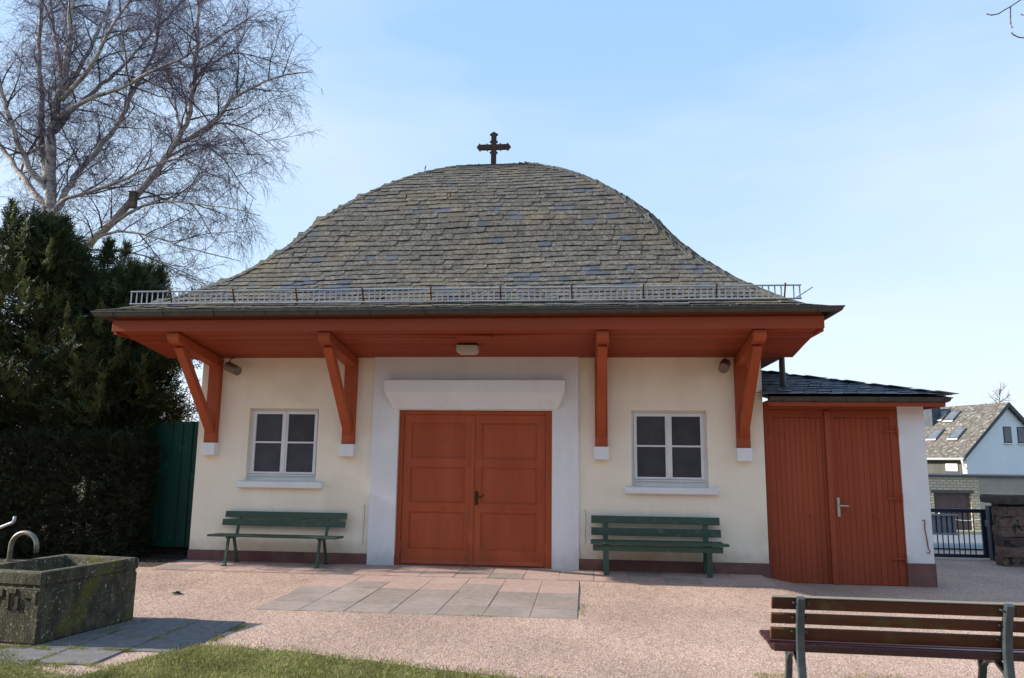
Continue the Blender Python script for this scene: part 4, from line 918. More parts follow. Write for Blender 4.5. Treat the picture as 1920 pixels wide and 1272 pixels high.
LIMBS = {
 'trunk':([(-14.3,8,-.2),(-14.32,8,3.2),(-14.43,8,6.66),(-14.56,8,8.25),(-14.85,8,10.23),(-14.84,8,12.08),(-14.68,8,12.76),(-14.71,8,14.2),(-14.87,8,15.94),(-15.15,8,19.09)],.27,.05),
 'A':([(-14.34,8,5.66),(-14.0,7.95,6.9),(-13.4,7.87,7.48),(-12.5,7.75,8.24),(-11.5,7.62,9.33),(-10.86,7.49,10.06),(-10.38,7.36,10.9),(-10.14,7.24,11.89),(-10.08,7.12,12.91),(-10.11,7.12,14.57),(-10.11,7.12,16.61)],.17,.035),
 'A2':([(-10.8,7.48,10.3),(-9.67,7.41,10.79),(-8.95,7.13,11.42),(-8.07,6.84,11.72),(-7.12,6.6,11.86),(-6.45,6.6,11.91)],.075,.012),
 'A3':([(-10.3,7.3,12.0),(-10.16,7.8,12.78),(-9.73,8.2,13.47),(-9.29,8.6,13.69),(-8.44,8.8,13.46)],.06,.012),
 'A4':([(-10.9,7.55,10.2),(-10.34,7.7,10.7),(-9.57,7.7,11.05),(-8.6,7.7,10.8),(-7.77,7.7,10.22)],.06,.012),
 'B':([(-14.57,8,8.4),(-14.53,8.14,8.79),(-14.24,8.29,9.77),(-13.65,8.43,10.76),(-13.07,8.57,11.9),(-12.85,8.71,12.94),(-12.48,8.86,14.15),(-12.44,8.88,15.49),(-12.39,8.88,16.96)],.13,.03),
 'C':([(-14.84,8,11.5),(-13.66,7.75,11.96),(-12.42,7.51,12.19),(-11.73,7.26,12.36),(-10.56,7.02,12.67),(-9.9,6.77,12.76),(-8.92,6.68,13.25),(-8.04,6.68,13.85)],.085,.014),
 'D':([(-14.8,8,11.1),(-14.67,8.33,11.84),(-14.5,8.65,12.45),(-13.84,8.98,13.43),(-13.43,9.31,14.32),(-12.88,9.63,15.48),(-12.3,9.76,16.37),(-11.3,9.76,17.72)],.10,.02),
 'F':([(-14.75,8,12.3),(-14.72,8.43,13.11),(-14.44,8.86,14.84),(-14.44,9.29,16.23),(-14.19,9.32,17.77)],.10,.03),
 'F2':([(-14.7,8,12.1),(-13.73,7.71,12.96),(-12.98,7.43,13.95),(-12.31,7.14,14.58),(-11.75,7.12,15.68)],.09,.02),
 'G':([(-14.8,8,9.5),(-15.36,8.23,10.67),(-15.73,8.46,12.17),(-16.21,8.69,14.09),(-16.5,8.88,16.06),(-16.7,8.88,18.36)],.14,.04),
 'H':([(-14.8,8,9.3),(-15.4,7.77,10.03),(-15.87,7.54,11.17),(-16.16,7.31,12.28),(-16.71,7.12,13.88),(-17.34,7.12,15.99)],.12,.03),
 'H2':([(-14.6,8,8.5),(-16.08,8.43,9.93),(-17.49,8.86,11.36),(-19.17,9.29,12.89),(-20.34,9.32,14.26)],.12,.03),
 'I':([(-14.55,8,8.3),(-14.15,7.77,8.86),(-12.67,7.54,9.17),(-11.1,7.31,9.68),(-10.18,7.12,9.73),(-9.29,7.12,9.24)],.085,.012),
 'J':([(-12.6,7.76,8.1),(-11.46,7.41,8.52),(-10.46,7.13,8.53),(-9.57,6.84,8.34),(-8.49,6.6,8.12),(-7.6,6.6,7.89)],.06,.01),
 'K':([(-12.9,7.8,7.8),(-12.12,7.64,7.86),(-11.12,7.59,7.66),(-10.12,7.53,7.32),(-9.15,7.48,7.07),(-8.53,7.48,6.91)],.05,.01),
 'K2':([(-13.5,7.9,7.4),(-13.0,8.29,7.51),(-12.01,8.57,7.41),(-11.15,8.86,6.99),(-10.31,8.88,6.66)],.045,.01),
 'E2':([(-14.7,8,12.6),(-15.58,8.57,14.35),(-16.41,9.14,16.23),(-16.89,9.32,18.12)],.09,.03),
 'N':([(-10.5,7.4,10.7),(-11.08,7.99,11.76),(-11.49,8.27,12.78),(-11.95,8.36,13.54)],.05,.01),
 'O':([(-10.1,7.12,14.4),(-9.71,7.27,15.67),(-9.02,7.04,16.65)],.05,.012),
 'P':([(-11.0,7.55,9.95),(-10.36,8.06,10.61),(-9.7,8.42,10.25),(-9.24,8.77,9.55),(-8.82,8.8,9.14)],.045,.01),
 'Q':([(-16.5,8.88,10.0),(-15.6,8,10.41),(-14.82,8,10.72)],.03,.06),
}
def edge_x(z, y):                                   # right hand limit of the birch crown
    return float(np.interp(z, [5.5, 7.0, 8.2, 9.0, 10.2, 11.8, 13.2, 14.5, 17, 19], [-10.2, -8.7, -7.7, -7.1, -6.9, -6.2, -6.9, -7.1, -7.6, -9.5]))
def birch():
    q = np.random.default_rng(2)
    t = thing('birch_tree', 'large bare birch with white limbs and fine purple twigs behind the yews', 'tree', (-14.3, 8, 0))
    T5 = Tubes(6); T4 = Tubes(4); T3_ = Tubes(3); trunk_o = None
    def catmull(P, k=5):
        P = np.array(P, float); out = []
        for i in range(len(P)-1):
            p0, p1, p2, p3 = P[max(i-1, 0)], P[i], P[i+1], P[min(i+2, len(P)-1)]
            for s in np.linspace(0, 1, k, endpoint=False): out.append(.5*((2*p1)+(-p0+p2)*s+(2*p0-5*p1+4*p2-p3)*s*s+(-p0+3*p1-3*p2+p3)*s**3))
        out.append(P[-1]); return np.array(out)
    def inside(p): return p[0] < edge_x(p[2], p[1])+q.uniform(-.5, .25)
    def twigs(pts, dens, l0):
        L_ = np.linalg.norm(np.diff(pts, axis=0), axis=1).sum(); n = max(1, int(L_*dens*2.7+q.uniform(0, 1)))
        for _ in range(n):
            f = q.uniform(.15, 1)*(len(pts)-1); i = min(int(f), len(pts)-2); p = pts[i]+(pts[i+1]-pts[i])*(f-i); d = pts[i+1]-pts[i]; d /= np.linalg.norm(d)+1e-9
            d = d+q.normal(size=3)*.75; d /= np.linalg.norm(d)
            w_ = walk(p, d, l0*q.uniform(.4, 1.25), 4, q, .22, -.30)
            if not inside(w_[-1]): continue
            T3_.add(w_, .0044, .0021)
            for __ in range(3):
                i2 = q.integers(1, 4); d2 = w_[i2]-w_[i2-1]; d2 = d2/np.linalg.norm(d2)+q.normal(size=3)*.6
                w2 = walk(w_[i2], d2/np.linalg.norm(d2), l0*q.uniform(.2, .6), 2, q, .2, -.4)
                if inside(w2[-1]): T3_.add(w2, .0034, .0018)
    def branches(pts, r0, r1, per_m, l0, level):
        L_ = np.linalg.norm(np.diff(pts, axis=0), axis=1).sum(); n = int(L_*per_m)
        for k in range(n):
            f = (.18+.82*(k+q.uniform(0, 1))/max(n, 1)); g = f*(len(pts)-1); i = min(int(g), len(pts)-2); p = pts[i]+(pts[i+1]-pts[i])*(g-i)
            d = pts[i+1]-pts[i]; d /= np.linalg.norm(d); rr = (r0+(r1-r0)*f)
            s = q.normal(size=3); s -= d*s.dot(d); s /= np.linalg.norm(s); s[1] *= .8
            dd = d*q.uniform(.4, 1.0)+s*q.uniform(.5, 1.0)+np.array([0, 0, .15]); dd /= np.linalg.norm(dd)
            l = l0*q.uniform(.5, 1.3)*(1.15-.5*f)
            w_ = np.array(walk(p, dd, l, 6, q, .13, -.10 if level else .02))
            if not inside(w_[-1]): continue
            rb = min(rr*.55, .030 if level == 0 else .013)
            (T4 if level == 0 else T3_).add(w_, max(rb, .008), .004)
            if level == 0: branches(w_, rb, .004, 3.4, l0*.55, 1)
            twigs(w_, 3.3 if level else 2.0, .75)
    for k, (pts, r0, r1) in LIMBS.items():
        P = catmull(pts); P += q.normal(size=P.shape)*np.array([.022, .02, .01])*min(1, r0*8)
        rad = [.88*(r0+(r1-r0)*(i/(len(P)-1))**.8) for i in range(len(P))]
        mb = MB().tube([tuple(p) for p in P], rad, 10 if r0 > .07 else 7)
        part('trunk' if k == 'trunk' else 'limb', mb, M_bark, t, smooth=True)
        branches(P, r0, r1, 2.6 if k not in ('trunk', 'H2', 'G', 'H', 'E2') else 1.8, 1.9, 0)
    T4.build('branches', M_dbark, t, kind='stuff')
    T3_.build('twigs', M_twig, t, kind='stuff')
    # nest box strapped to the leaning limb
    nbx = thing('nest_box', 'small grey wooden box hung on the leaning birch limb', 'nest box', (-11.75, 7.5, 8.9))
    part('box_body', box(-11.85, -11.67, 7.35, 7.5, 8.48, 8.92), M_bark2, nbx); part('box_roof', box(-11.88, -11.64, 7.31, 7.52, 8.921, 8.945), M_greyed, nbx)
birch()
def bare_tree(name, label, cat, x, y, z0, hgt, spread, n, seed, m, rt=.012, group=None, stem=.08, nst=1):
    q = np.random.default_rng(seed); t = thing(name, label, cat, (x, y, z0), group); T = Tubes(3); tk = MB()
    for s in range(nst):
        a = q.uniform(0, 6.28); b = np.array([x+(.25*math.cos(a) if nst > 1 else 0), y+(.25*math.sin(a) if nst > 1 else 0), z0-.1])
        w0 = np.array(walk(b, np.array([.25*math.cos(a)*(nst > 1), .25*math.sin(a)*(nst > 1), 1.]), hgt*q.uniform(.75, 1), 8, q, .06, .03))
        tk.tube([tuple(p) for p in w0], [stem*(1-.9*i/8) for i in range(9)], 7)
        for i in range(n//nst):
            f = q.uniform(.2 if nst == 1 else .05, 1)*8; k = min(int(f), 7); p = w0[k]+(w0[k+1]-w0[k])*(f-k)
            a2 = q.uniform(0, 6.28); d = np.array([math.cos(a2), math.sin(a2), q.uniform(.3, 1.2)]); l = spread*q.uniform(.4, 1)*(1.15-f/10)
            w1 = np.array(walk(p, d/np.linalg.norm(d), l, 5, q, .13, .05)); T.add(w1, rt*1.8, rt*.4)
            for _ in range(6):
                j = q.integers(1, 5); d2 = w1[j]-w1[j-1]; d2 = d2/np.linalg.norm(d2)+q.normal(size=3)*.6; w2 = np.array(walk(w1[j], d2/np.linalg.norm(d2), l*q.uniform(.25, .6), 3, q, .15, .05)); T.add(w2, rt*.8, rt*.3)
                for __ in range(2):
                    d3 = w2[-1]-w2[-2]; d3 = d3/np.linalg.norm(d3)+q.normal(size=3)*.6; T.add(np.array(walk(w2[q.integers(1, 4)], d3/np.linalg.norm(d3), l*.25, 3, q, .15, 0)), rt*.5, rt*.25)
    part('trunk' if nst == 1 else 'stems', tk, M_bark2, t, smooth=True)
    T.build('twigs' if nst > 1 else 'crown', m, t, kind='stuff')
    return t
bare_tree('bare_shrub', 'bare tan shrub behind the green sheet in the gap left of the chapel', 'shrub', -9.6, 8.5, 0, 3.6, 1.1, 70, 31, M_twig2, .010, None, .03, 7)
bare_tree('bare_shrub', 'bare grey shrub deeper behind the gap left of the chapel', 'shrub', -12.5, 13, 0, 4.6, 1.5, 70, 33, M_twig2, .012, None, .04, 6)
tag(part('pale_pole', MB().tube([(-10.05, 7.0, 0), (-9.78, 7.0, 3.75)], .03, 8), M_frame, None), 'thin pale pole leaning in front of bare shrubs beside the chapel', 'pole')

# bare branch reaching in at the top right: a tree standing right of the frame
bt = thing('bare_tree', 'bare budding tree whose branch tips reach in at the top right corner', 'tree', (8.6, -2.4, -.1))
part('trunk', MB().tube([(8.6, -2.4, -.2), (8.55, -2.4, 2.5), (8.7, -2.5, 5.2), (8.6, -2.5, 8)], [.14, .11, .09, .04], 10), M_bark2, bt, smooth=True)
part('limb', MB().tube([(8.62, -2.45, 5.6), (7.6, -2.7, 6.9), (6.9, -2.85, 7.35), (6.2, -3, 7.19), (6.0, -3, 7.05)], [.05, .032, .02, .012, .009], 7), M_bark2, bt, smooth=True)
part('limb', MB().tube([(8.6, -2.42, 5.0), (7.6, -2.7, 6.3), (6.6, -2.9, 6.75), (6.1, -3, 6.57)], [.04, .025, .012, .008], 7), M_bark2, bt, smooth=True)
tw = MB(); bd = MB()
for pts in ([(6.0, -3, 7.05), (5.88, -3, 6.97), (5.80, -3, 6.925), (5.74, -3, 6.885), (5.66, -3, 6.87), (5.61, -3, 6.885)], [(5.88, -3, 6.97), (5.868, -3, 6.85), (5.862, -3, 6.76), (5.872, -3, 6.70)], [(6.1, -3, 6.57), (5.99, -3, 6.565), (5.93, -3, 6.575), (5.88, -3, 6.61), (5.862, -3, 6.63)], [(6.1, -3, 7.12), (6.06, -3, 6.97), (6.12, -3, 6.9)], [(6.2, -3, 6.63), (6.06, -3.02, 6.82), (5.99, -3, 6.86)]):
    tw.tube(pts, [.007]*(len(pts)-1)+[.004], 5)
    for p in pts[1:]: bd.tube([(p[0]-.01, p[1], p[2]-.006), (p[0], p[1]-.004, p[2]), (p[0]+.008, p[1], p[2]+.012)], [.003, .011, .003], 5)
part('twigs', tw, M_bark2, bt, kind='stuff'); part('buds', bd, M_bud, bt, kind='stuff')

# ------------------------------------------------------------------ gate, wall, street furniture right
gz = -.11; gy = 3.45
gt = thing('metal_gate', 'low dark blue barred metal gate between shed and stone wall', 'gate', (7.6, gy, gz))
gx0, gx1 = 6.05, 8.27
fr = MB(); fr.box(gx0, gx1, gy-.025, gy+.025, gz+.86, gz+.93); fr.box(gx0, gx1, gy-.025, gy+.025, gz+.05, gz+.11); fr.box(gx1-.085, gx1, gy-.024, gy+.024, gz+.111, gz+.859); fr.box(gx0, gx0+.06, gy-.024, gy+.024, gz+.111, gz+.859)
part('gate_frame', fr, M_gate, gt, bevel=.004)
gb = mesh('gate_bar', MB().tube([(0, 0, .105), (0, 0, .865)], .011, 8), M_gate)
for i in range(21):
    link('gate_bar', gb, Matrix.Translation((gx0+.12+i*.094, gy, gz)), gt)
part('gate_post', box(8.31, 8.46, gy-.08, gy+.07, gz-.1, gz+1.0), M_gate, gt, bevel=.006)
pp = MB(); pp.box(6.6, 7.75, gy+.03, gy+.045, gz+.46, gz+.80); pnl = part('sheet_panel', pp, M_plate, gt)
part('panel_rail', box(6.6, 7.77, gy-.04, gy-.026, gz+.80, gz+.835), M_plate, gt); part('panel_rail', box(6.6, 7.77, gy-.04, gy-.026, gz+.45, gz+.485), M_plate, gt)
part('latch', box(8.235, 8.32, gy-.05, gy-.026, gz+.62, gz+.74), M_galv, gt)
# stone wall
sw = thing('stone_wall', 'dark rough sandstone wall with overhanging cap stones beside the blue gate', 'wall', (9.6, 2.9, -.1))
def rock(name, sx, sy_, sz, seed, m, amp=.024):
    bm = bmesh.new(); bmesh.ops.create_cube(bm, size=1); bmesh.ops.subdivide_edges(bm, edges=bm.edges, cuts=2, use_grid_fill=True)
    for v in bm.verts:
        p = v.co; k = Vector((p.x*sx, p.y*sy_, p.z*sz)); e_ = sum(abs(c) > .49 for c in p)
        k *= 1-.02*(e_ >= 2)-.03*(e_ == 3); k += Vector(noise.noise_vector((k.x*5+seed*3.1, k.y*5, k.z*5)))*amp; v.co = k
    me = bpy.data.meshes.new(name); bm.to_mesh(me); bm.free(); me.materials.append(m); return me
RK = [rock('stone', wx, .3, .17, i, M_sand) for i, wx in enumerate((.34, .42, .5, .56, .62))]; RW = (.34, .42, .5, .56, .62)
swy = 2.75; part('core', box(8.10, 11.6, swy-.09, swy+.12, -.3, .96), M_mortar, sw)
for r_ in range(6):
    x = 8.08
    while x < 11.5:
        k = rng.randrange(5); link('stone', RK[k], Matrix.Translation((x+RW[k]/2, swy-.03+rng.uniform(-.025, .02), -.03+r_*.172+rng.uniform(-.004, .004))) @ Matrix.Rotation(rng.gauss(0, .03), 4, 'Z'), sw); x += RW[k]+.035
CK = rock('cap_stone', .9, .52, .15, 9, M_mortar, .014); x = 8.32
for i in range(4): link('cap_stone', CK, Matrix.Translation((x+.1, swy, 1.04)), sw); x += .92
part('iron_hook', MB().tube([(9.0, swy-.2, .80), (8.97, swy-.26, .80), (9.06, swy-.26, .66), (9.16, swy-.26, .61)], .012, 6), M_galv, sw)

# garage across the street
ga = thing('garage', 'low flat roofed garage of yellow brick with a brown ribbed door beyond the gate', 'garage', (18.5, 26, -1.4))
gzb = -1.42; mbw = MB().holes(13.0, 19.15, gzb-.2, 1.06, 26, 26.25, [(17.12, 18.76, gzb-.3, .34)])
part('brick_wall', mbw, M_brick, ga)
part('rendered_wall', box(19.152, 34, 26.0, 26.25, gzb-.4, 1.06), M_grend, ga)
part('wall', box(13.0, 13.25, 26.26, 32, gzb-.2, 1.06), M_grend, ga); part('wall', box(33.7, 34, 26.26, 32, gzb-.4, 1.06), M_grend, ga)
part('roof', box(12.85, 34.15, 25.9, 32.2, 1.062, 1.18), M_roofing, ga)
gd = part('garage_door', box(17.10, 18.80, 26.19, 26.22, gzb-.02, .36), M_gdoor, ga)
gr_ = mesh('door_rib', box(-.025, .025, -.02, 0, 0, 1.74), M_gdoor)
for i in range(16): link('door_rib', gr_, Matrix.Translation((17.17+i*.102, 26.189, gzb)), gd)
part('lintel', box(17.0, 18.88, 25.97, 25.998, .34, .46), M_roofing, ga)
ck = thing('chain_barrier', 'thin pale chain hung across the drive in front of the brown garage door', 'chain', (17.6, 24.4, -1.3))
hz = h(17, 24.4)+.08
part('chain', MB().tube([(16.6+.22*i, 24.4, hz+.72-.26*(1-((i-5)/5)**2)) for i in range(11)], .016, 5), M_frame, ck)
part('post', MB().tube([(16.6, 24.4, hz-.1), (16.6, 24.4, hz+.78)], .035, 8), M_frame, ck); part('post', MB().tube([(18.8, 24.4, hz-.1), (18.8, 24.4, hz+.78)], .035, 8), M_frame, ck)

# house behind the garage
def house():
    E_ = Vector((28.74, 41.37, 0)); rt = Vector((.99515, .09834, 0)); fw = Vector((-.09834, .99515, 0))
    rd = rt*-.313+fw*.95; gd_ = rt*.95+fw*.313     # ridge direction, gable direction
    HWd, ZR, ZE, ZB, LN = 3.83, 5.62, 2.42, -1.6, 11.5
    t = thing('house', 'white gabled house with lichened tile roof and roof windows beyond the garage', 'house', (E_.x, E_.y, ZB))
    P = lambda u, v, z: tuple(E_+gd_*u+rd*v+Vector((0, 0, z)))          # u across the gable, v along the ridge
    sl = (ZR-ZE)/HWd
    gw = MB(); gw.prism([P(-HWd, 0, ZB), P(HWd, 0, ZB), P(HWd, 0, ZE), P(0, 0, ZR-.08), P(-HWd, 0, ZE)], tuple(rd*.25)); part('gable_wall', gw, M_bluewhite, t, fix=True)
    gb_ = MB(); gb_.prism([P(-HWd, LN, ZB), P(HWd, LN, ZB), P(HWd, LN, ZE), P(0, LN, ZR-.08), P(-HWd, LN, ZE)], tuple(rd*-.25)); part('gable_wall', gb_, M_bluewhite, t, fix=True)
    for s in (-1, 1):
        a = MB(); a.prism([P(s*HWd-.0, .26, ZB), P(s*(HWd-.25), .26, ZB), P(s*(HWd-.25), .26, ZE-.05), P(s*HWd, .26, ZE-.05)], tuple(rd*(LN-.52))); part('side_wall', a, M_clad, t, fix=True)
    strip = MB(); strip.prism([P(-HWd-.03, -.02, ZB), P(-HWd+.02, -.02, ZB), P(-HWd+.02, -.02, ZE-.02), P(-HWd-.03, -.02, ZE-.02)], tuple(rd*.3)); part('corner_strip', strip, M_bluewhite, t, fix=True)
    roof_o = None
    for s in (-1, 1):
        o = .45; r_ = MB(); r_.prism([P(0, -.25, ZR), P(s*(HWd+o), -.25, ZE-sl*o), P(s*(HWd+o), -.25, ZE-sl*o+.16), P(0, -.25, ZR+.18)], tuple(rd*(LN+.5)))
        ro = part('roof', r_, M_htile, t, fix=True)
        if s < 0: roof_o = ro
        ve = MB(); ve.prism([P(0, -.29, ZR-.1), P(s*(HWd+o), -.29, ZE-sl*o-.1), P(s*(HWd+o), -.29, ZE-sl*o+.17), P(0, -.29, ZR+.2)], tuple(rd*.035)); part('verge', ve, M_dslate, t, fix=True)
    def skyl(v, f):
        u = -HWd*f; n_ = (gd_*-sl+Vector((0, 0, 1))); n_ = Vector((gd_.x*-sl, gd_.y*-sl, 1)).normalized(); base = Vector(P(u, v, ZR-sl*HWd*f+.18)); dn = (gd_*-1+Vector((0, 0, -sl))).normalized()
        def q4(w_, l, k): c = base+n_*k; return [tuple(c+rd*a*w_/2+dn*b*l/2) for a, b in ((-1, -1), (1, -1), (1, 1), (-1, 1))]
        fr_ = part('skylight', MB().prism(q4(.8, 1.1, -.05), tuple(n_*.13)), M_roofing, roof_o, fix=True)
        part('skylight_glass', MB().prism(q4(.66, .92, .082), tuple(n_*.02)), M_sky, roof_o, fix=True)
        part('skylight_glass', MB().prism([tuple(Vector(p)+dn*.6) for p in q4(.8, .12, .05)], tuple(n_*.04)), M_frame, roof_o, fix=True)
    skyl(1.62, .66); skyl(3.33, .66); skyl(3.25, .25); skyl(4.25, .22)
    cm = MB(); c = E_+gd_*-1.34+rd*4.75
    cm.prism([tuple(c+gd_*a*.42+rd*b*.5+Vector((0, 0, 3.5))) for a, b in ((-1, -1), (1, -1), (1, 1), (-1, 1))], (0, 0, 2.5)); part('chimney', cm, M_dslate, roof_o, fix=True)
    def win(u0, u1, z0, z1):
        mb = MB(); mb.prism([P(u0, -.03, z0), P(u1, -.03, z0), P(u1, -.03, z1), P(u0, -.03, z1)], tuple(rd*.04)); wd = part('window', mb, M_dslate, t, fix=True)
        g = .07; part('pane', MB().prism([P(u0+g, -.045, z0+g), P(u1-g, -.045, z0+g), P(u1-g, -.045, z1-g), P(u0+g, -.045, z1-g)], tuple(rd*.012)), M_sky, wd, fix=True)
        part('sill', MB().prism([P(u0-.05, -.12, z0-.08), P(u1+.05, -.12, z0-.08), P(u1+.05, -.12, z0-.01), P(u0-.05, -.12, z0-.01)], tuple(rd*.1)), M_bluewhite, wd, fix=True)
    win(-.42, .28, 3.12, 4.2); win(.82, 1.52, 3.12, 4.2)
    # window with a half lowered blind in the dark side
    S = lambda v, z, o: tuple(E_+gd_*(-HWd-o)+rd*v+Vector((0, 0, z)))
    part('window', MB().prism([S(.6, .4, .02), S(1.6, .4, .02), S(1.6, 1.76, .02), S(.6, 1.76, .02)], tuple(gd_*.03)), M_pane, t, fix=True)
    part('blind', MB().prism([S(.65, 1.25, .05), S(1.55, 1.25, .05), S(1.55, 1.73, .05), S(.65, 1.73, .05)], tuple(gd_*.02)), M_blind, t, fix=True)
    ed = MB().tube([P(-HWd-.5, -.25, ZE-sl*.45-.02), P(-HWd-.5, LN+.2, ZE-sl*.45-.02)], .075, 8); part('gutter', ed, M_frame, t, smooth=True)
    part('downpipe', MB().tube([P(-HWd-.5, -.1, ZE-sl*.45-.05), P(-HWd-.4, -.1, ZE-.75), P(-HWd-.09, -.1, ZE-1.1), P(-HWd-.09, -.1, ZB)], .06, 8), M_frame, t, smooth=True)
house()
for i, (x, y, hh) in enumerate(((29.5, 56, 9.5), (35.5, 58, 10.5), (40, 55, 10))):
    bare_tree('bare_tree', ('pale bare tree rising behind the ridge of the white house', 'bare tree standing behind the right slope of the white house', 'bare tree beyond the right edge behind the white house')[i], 'tree', x, y, -1.5, hh, 3.0, 60, 60+i, M_twig2, .02, 'bare trees behind the house', .16)

# wood on the far side of the churchyard, behind the photographer (mirrored darkly in the window panes)
def tree_belt():
    q = np.random.default_rng(77); nx, nz = 150, 22; V = []; F = []
    for side in (0, 1):
        for i in range(nx+1):
            x = -48+96*i/nx; top = 8.5+1.8*noise.noise((x*.12, 3, 0))+1.2*noise.noise((x*.5, 9, 0))
            for j in range(nz+1):
                z = -.3+(top+.3)*j/nz; b = 2.2*(1-(j/nz)**3)+1.3*noise.noise((x*.35, z*.4, side*9))+.7*noise.noise((x*1.3, z*1.3, side*5))
                V.append((x+.4*noise.noise((x, z, 4)), -29+(b if side == 0 else -b), z))
    n1 = (nx+1)*(nz+1); at = lambda sd, i, j: sd*n1+i*(nz+1)+j
    for i in range(nx):
        for j in range(nz): F += [(at(0, i, j), at(0, i+1, j), at(0, i+1, j+1), at(0, i, j+1)), (at(1, i, j), at(1, i, j+1), at(1, i+1, j+1), at(1, i+1, j))]
        F.append((at(0, i, nz), at(0, i+1, nz), at(1, i+1, nz), at(1, i, nz)))
    npmesh('tree_belt', np.array(V), np.array(F), mat('wood_foliage', [(.3, v3(.02, .03, .014)), (.7, v3(.06, .065, .03))], 3, rough=.9), None, kind='stuff')
tree_belt()

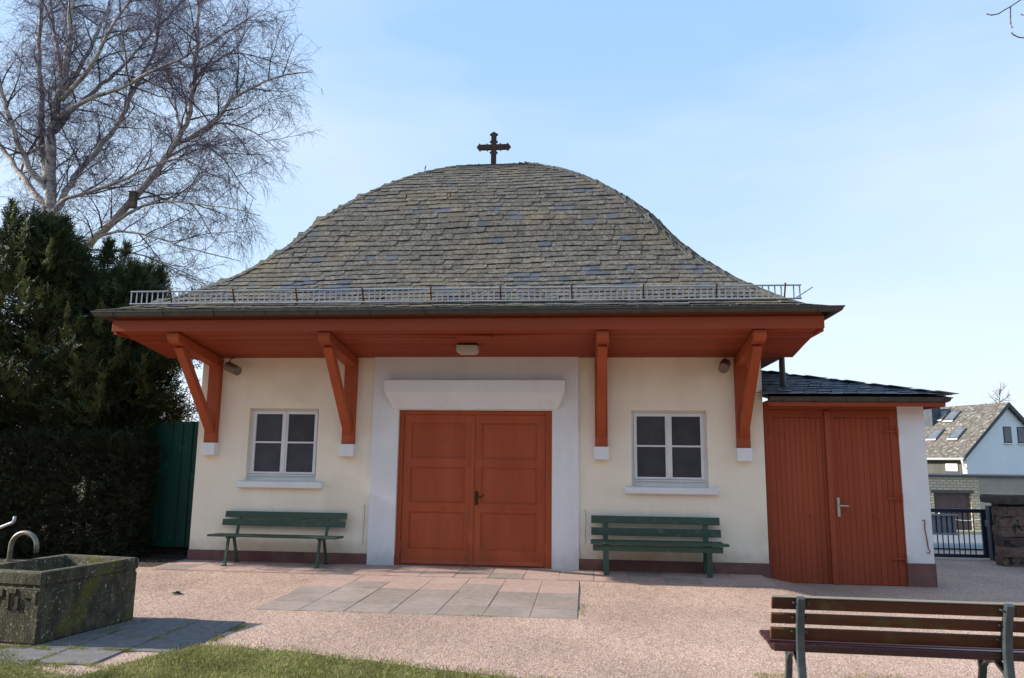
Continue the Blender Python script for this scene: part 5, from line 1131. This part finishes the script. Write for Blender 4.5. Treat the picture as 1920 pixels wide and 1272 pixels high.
# ------------------------------------------------------------------ lawn, gravel stones
def lawn_y(x):                                      # far edge of the lawn
    return float(np.interp(x, [-5.2, -4.2, -3.97, -3.2, -2.86, -2.55, -2.2, -1.6, -1.1, -.2, .5, 1.2], [-5.2, -5.36, -5.46, -5.92, -6.02, -5.0, -5.0, -5.08, -5.22, -5.46, -5.62, -6.1]))
def grass(n):
    q = np.random.default_rng(9); x = q.uniform(-5.2, 1.3, n*2); y = q.uniform(-8.2, -4.95, n*2)
    ed = np.array([lawn_y(a) for a in x])+.07+.10*np.array([noise.noise((a*4, b*4, 0)) for a, b in zip(x, y)])
    keep = (y < ed)
    keep &= q.uniform(0, 1, n*2) < np.clip((ed-y)/.32, .06, 1)**1.3
    # tufts in the joints of the slabs and round the trough
    jx = []
    for (a, b, c, d, k) in ((-2.46, -2.40, -6.1, -4.3, 1500), (-2.99, -2.93, -5.4, -4.3, 800), (-3.48, -3.42, -5.9, -4.2, 900), (-4.4, -3.55, -5.45, -5.36, 1400), (-3.78, -3.52, -5.3, -4.3, 900), (-3.97, -2.9, -5.39, -5.31, 1300), (-4.3, -2.6, -5.88, -5.76, 1500), (-3.5, -2.9, -4.94, -4.86, 500), (.79, .86, -3.5, -2.6, 160), (-.6, 0, -3.52, -3.49, 70), (-1.9, -1.4, -3.53, -3.5, 60), (2.0, 2.45, -5.6, -5.3, 500), (2.7, 3.3, -5.6, -5.2, 350), (-2.7, -2.4, -4.7, -4.2, 260)):
        xx = q.uniform(a, b, k); yy = q.uniform(c, d, k); m_ = np.array([noise.noise((u*6, v*6, 5)) for u, v in zip(xx, yy)]) > -.05
        jx.append(np.stack([xx[m_], yy[m_]], 1))
    J = np.concatenate(jx); X = np.concatenate([x[keep], J[:, 0]]); Y = np.concatenate([y[keep], J[:, 1]]); n_ = len(X); nj = len(J)
    H = q.uniform(.012, .034, n_); H[-nj:] *= .75
    pt = np.array([noise.noise((a*2.2, b*2.2, 1)) for a, b in zip(X, Y)])
    a = q.uniform(0, 6.283, n_); w_ = q.uniform(.0016, .0034, n_); ln = q.normal(size=(n_, 2))*.014
    Z = np.full(n_, .004)
    p0 = np.stack([X-np.cos(a)*w_, Y-np.sin(a)*w_, Z], 1); p1 = np.stack([X+np.cos(a)*w_, Y+np.sin(a)*w_, Z], 1)
    m1 = np.stack([X+ln[:, 0]*.4, Y+ln[:, 1]*.4, Z+H*.6], 1); tip = np.stack([X+ln[:, 0]*1.3, Y+ln[:, 1]*1.3, Z+H], 1)
    dw = np.stack([np.cos(a)*w_*.8, np.sin(a)*w_*.8, 0*a], 1)
    V = np.stack([p0, p1, m1+dw, m1-dw, tip], 1).reshape(-1, 3); b = (np.arange(n_)*5)[:, None, None]
    F = (np.array([[0, 1, 2], [0, 2, 3], [3, 2, 4]])[None]+b).reshape(-1, 3)
    T = np.clip(.45+.5*pt+q.normal(size=n_)*.22, 0, 1); T[-nj:] = np.clip(T[-nj:]+.1, 0, 1)
    o = npmesh('lawn_grass', V, F, M_grass, None, np.repeat(T, 5), kind='stuff'); return o
grass(74000)
lw = MB(); xs = lin(-5.2, 1.2, 130)
for x in xs: lw.v += [(x, lawn_y(x)-.10+.05*noise.noise((x*4, 7, 0)), .006), (x, -9.5, .006)]
lw.f = [(2*i+1, 2*i+3, 2*i+2, 2*i) for i in range(len(xs)-1)]
M_turf = mat('turf', [(.3, srgb('55562f')), (.6, srgb('6a693e')), (.8, srgb('857852'))], 12, rough=1, bump=(50, .01))
part('lawn', lw, M_turf, None, kind='structure')
def stones(n):
    q = np.random.default_rng(14); x = q.uniform(-6, 7.5, n); y = -7.2+7.2*q.uniform(0, 1, n)**1.5
    keep = ~((x > -2.72) & (x < .80) & (y > -3.5) & (y < -1.0)) & ~((x > -5.36) & (x < 3.42) & (y > -1.0)) & ~((x > -4.5) & (x < -2.46) & (y < -4.12)) & ~((x < .5) & (y < np.array([lawn_y(a) for a in x])+.02)) & (y < .6)
    x, y = x[keep], y[keep]; n = len(x); r_ = q.uniform(.002, .005, n)
    z = np.array([h(a, b) for a, b in zip(x, y)])+r_*.35+.004
    base = np.array([[1, 0, 0], [-.5, .87, 0], [-.5, -.87, 0], [0, 0, .8], [0, 0, -.8]]); F0 = np.array([[0, 1, 3], [1, 2, 3], [2, 0, 3], [1, 0, 4], [2, 1, 4], [0, 2, 4]])
    a = q.uniform(0, 6.28, n); c, s = np.cos(a), np.sin(a); B = base[None]*q.uniform(.7, 1.4, (n, 1, 3))*(1+.2*q.normal(size=(n, 5, 1)))
    V = np.stack([B[..., 0]*c[:, None]-B[..., 1]*s[:, None], B[..., 0]*s[:, None]+B[..., 1]*c[:, None], B[..., 2]+.25*B[..., 0]*q.normal(size=(n, 1))], 2)*r_[:, None, None]+np.stack([x, y, z], 1)[:, None]
    F = (F0[None]+(np.arange(n)*5)[:, None, None]).reshape(-1, 3)
    npmesh('gravel', V.reshape(-1, 3), F, M_stone, None, kind='stuff')
stones(90000)
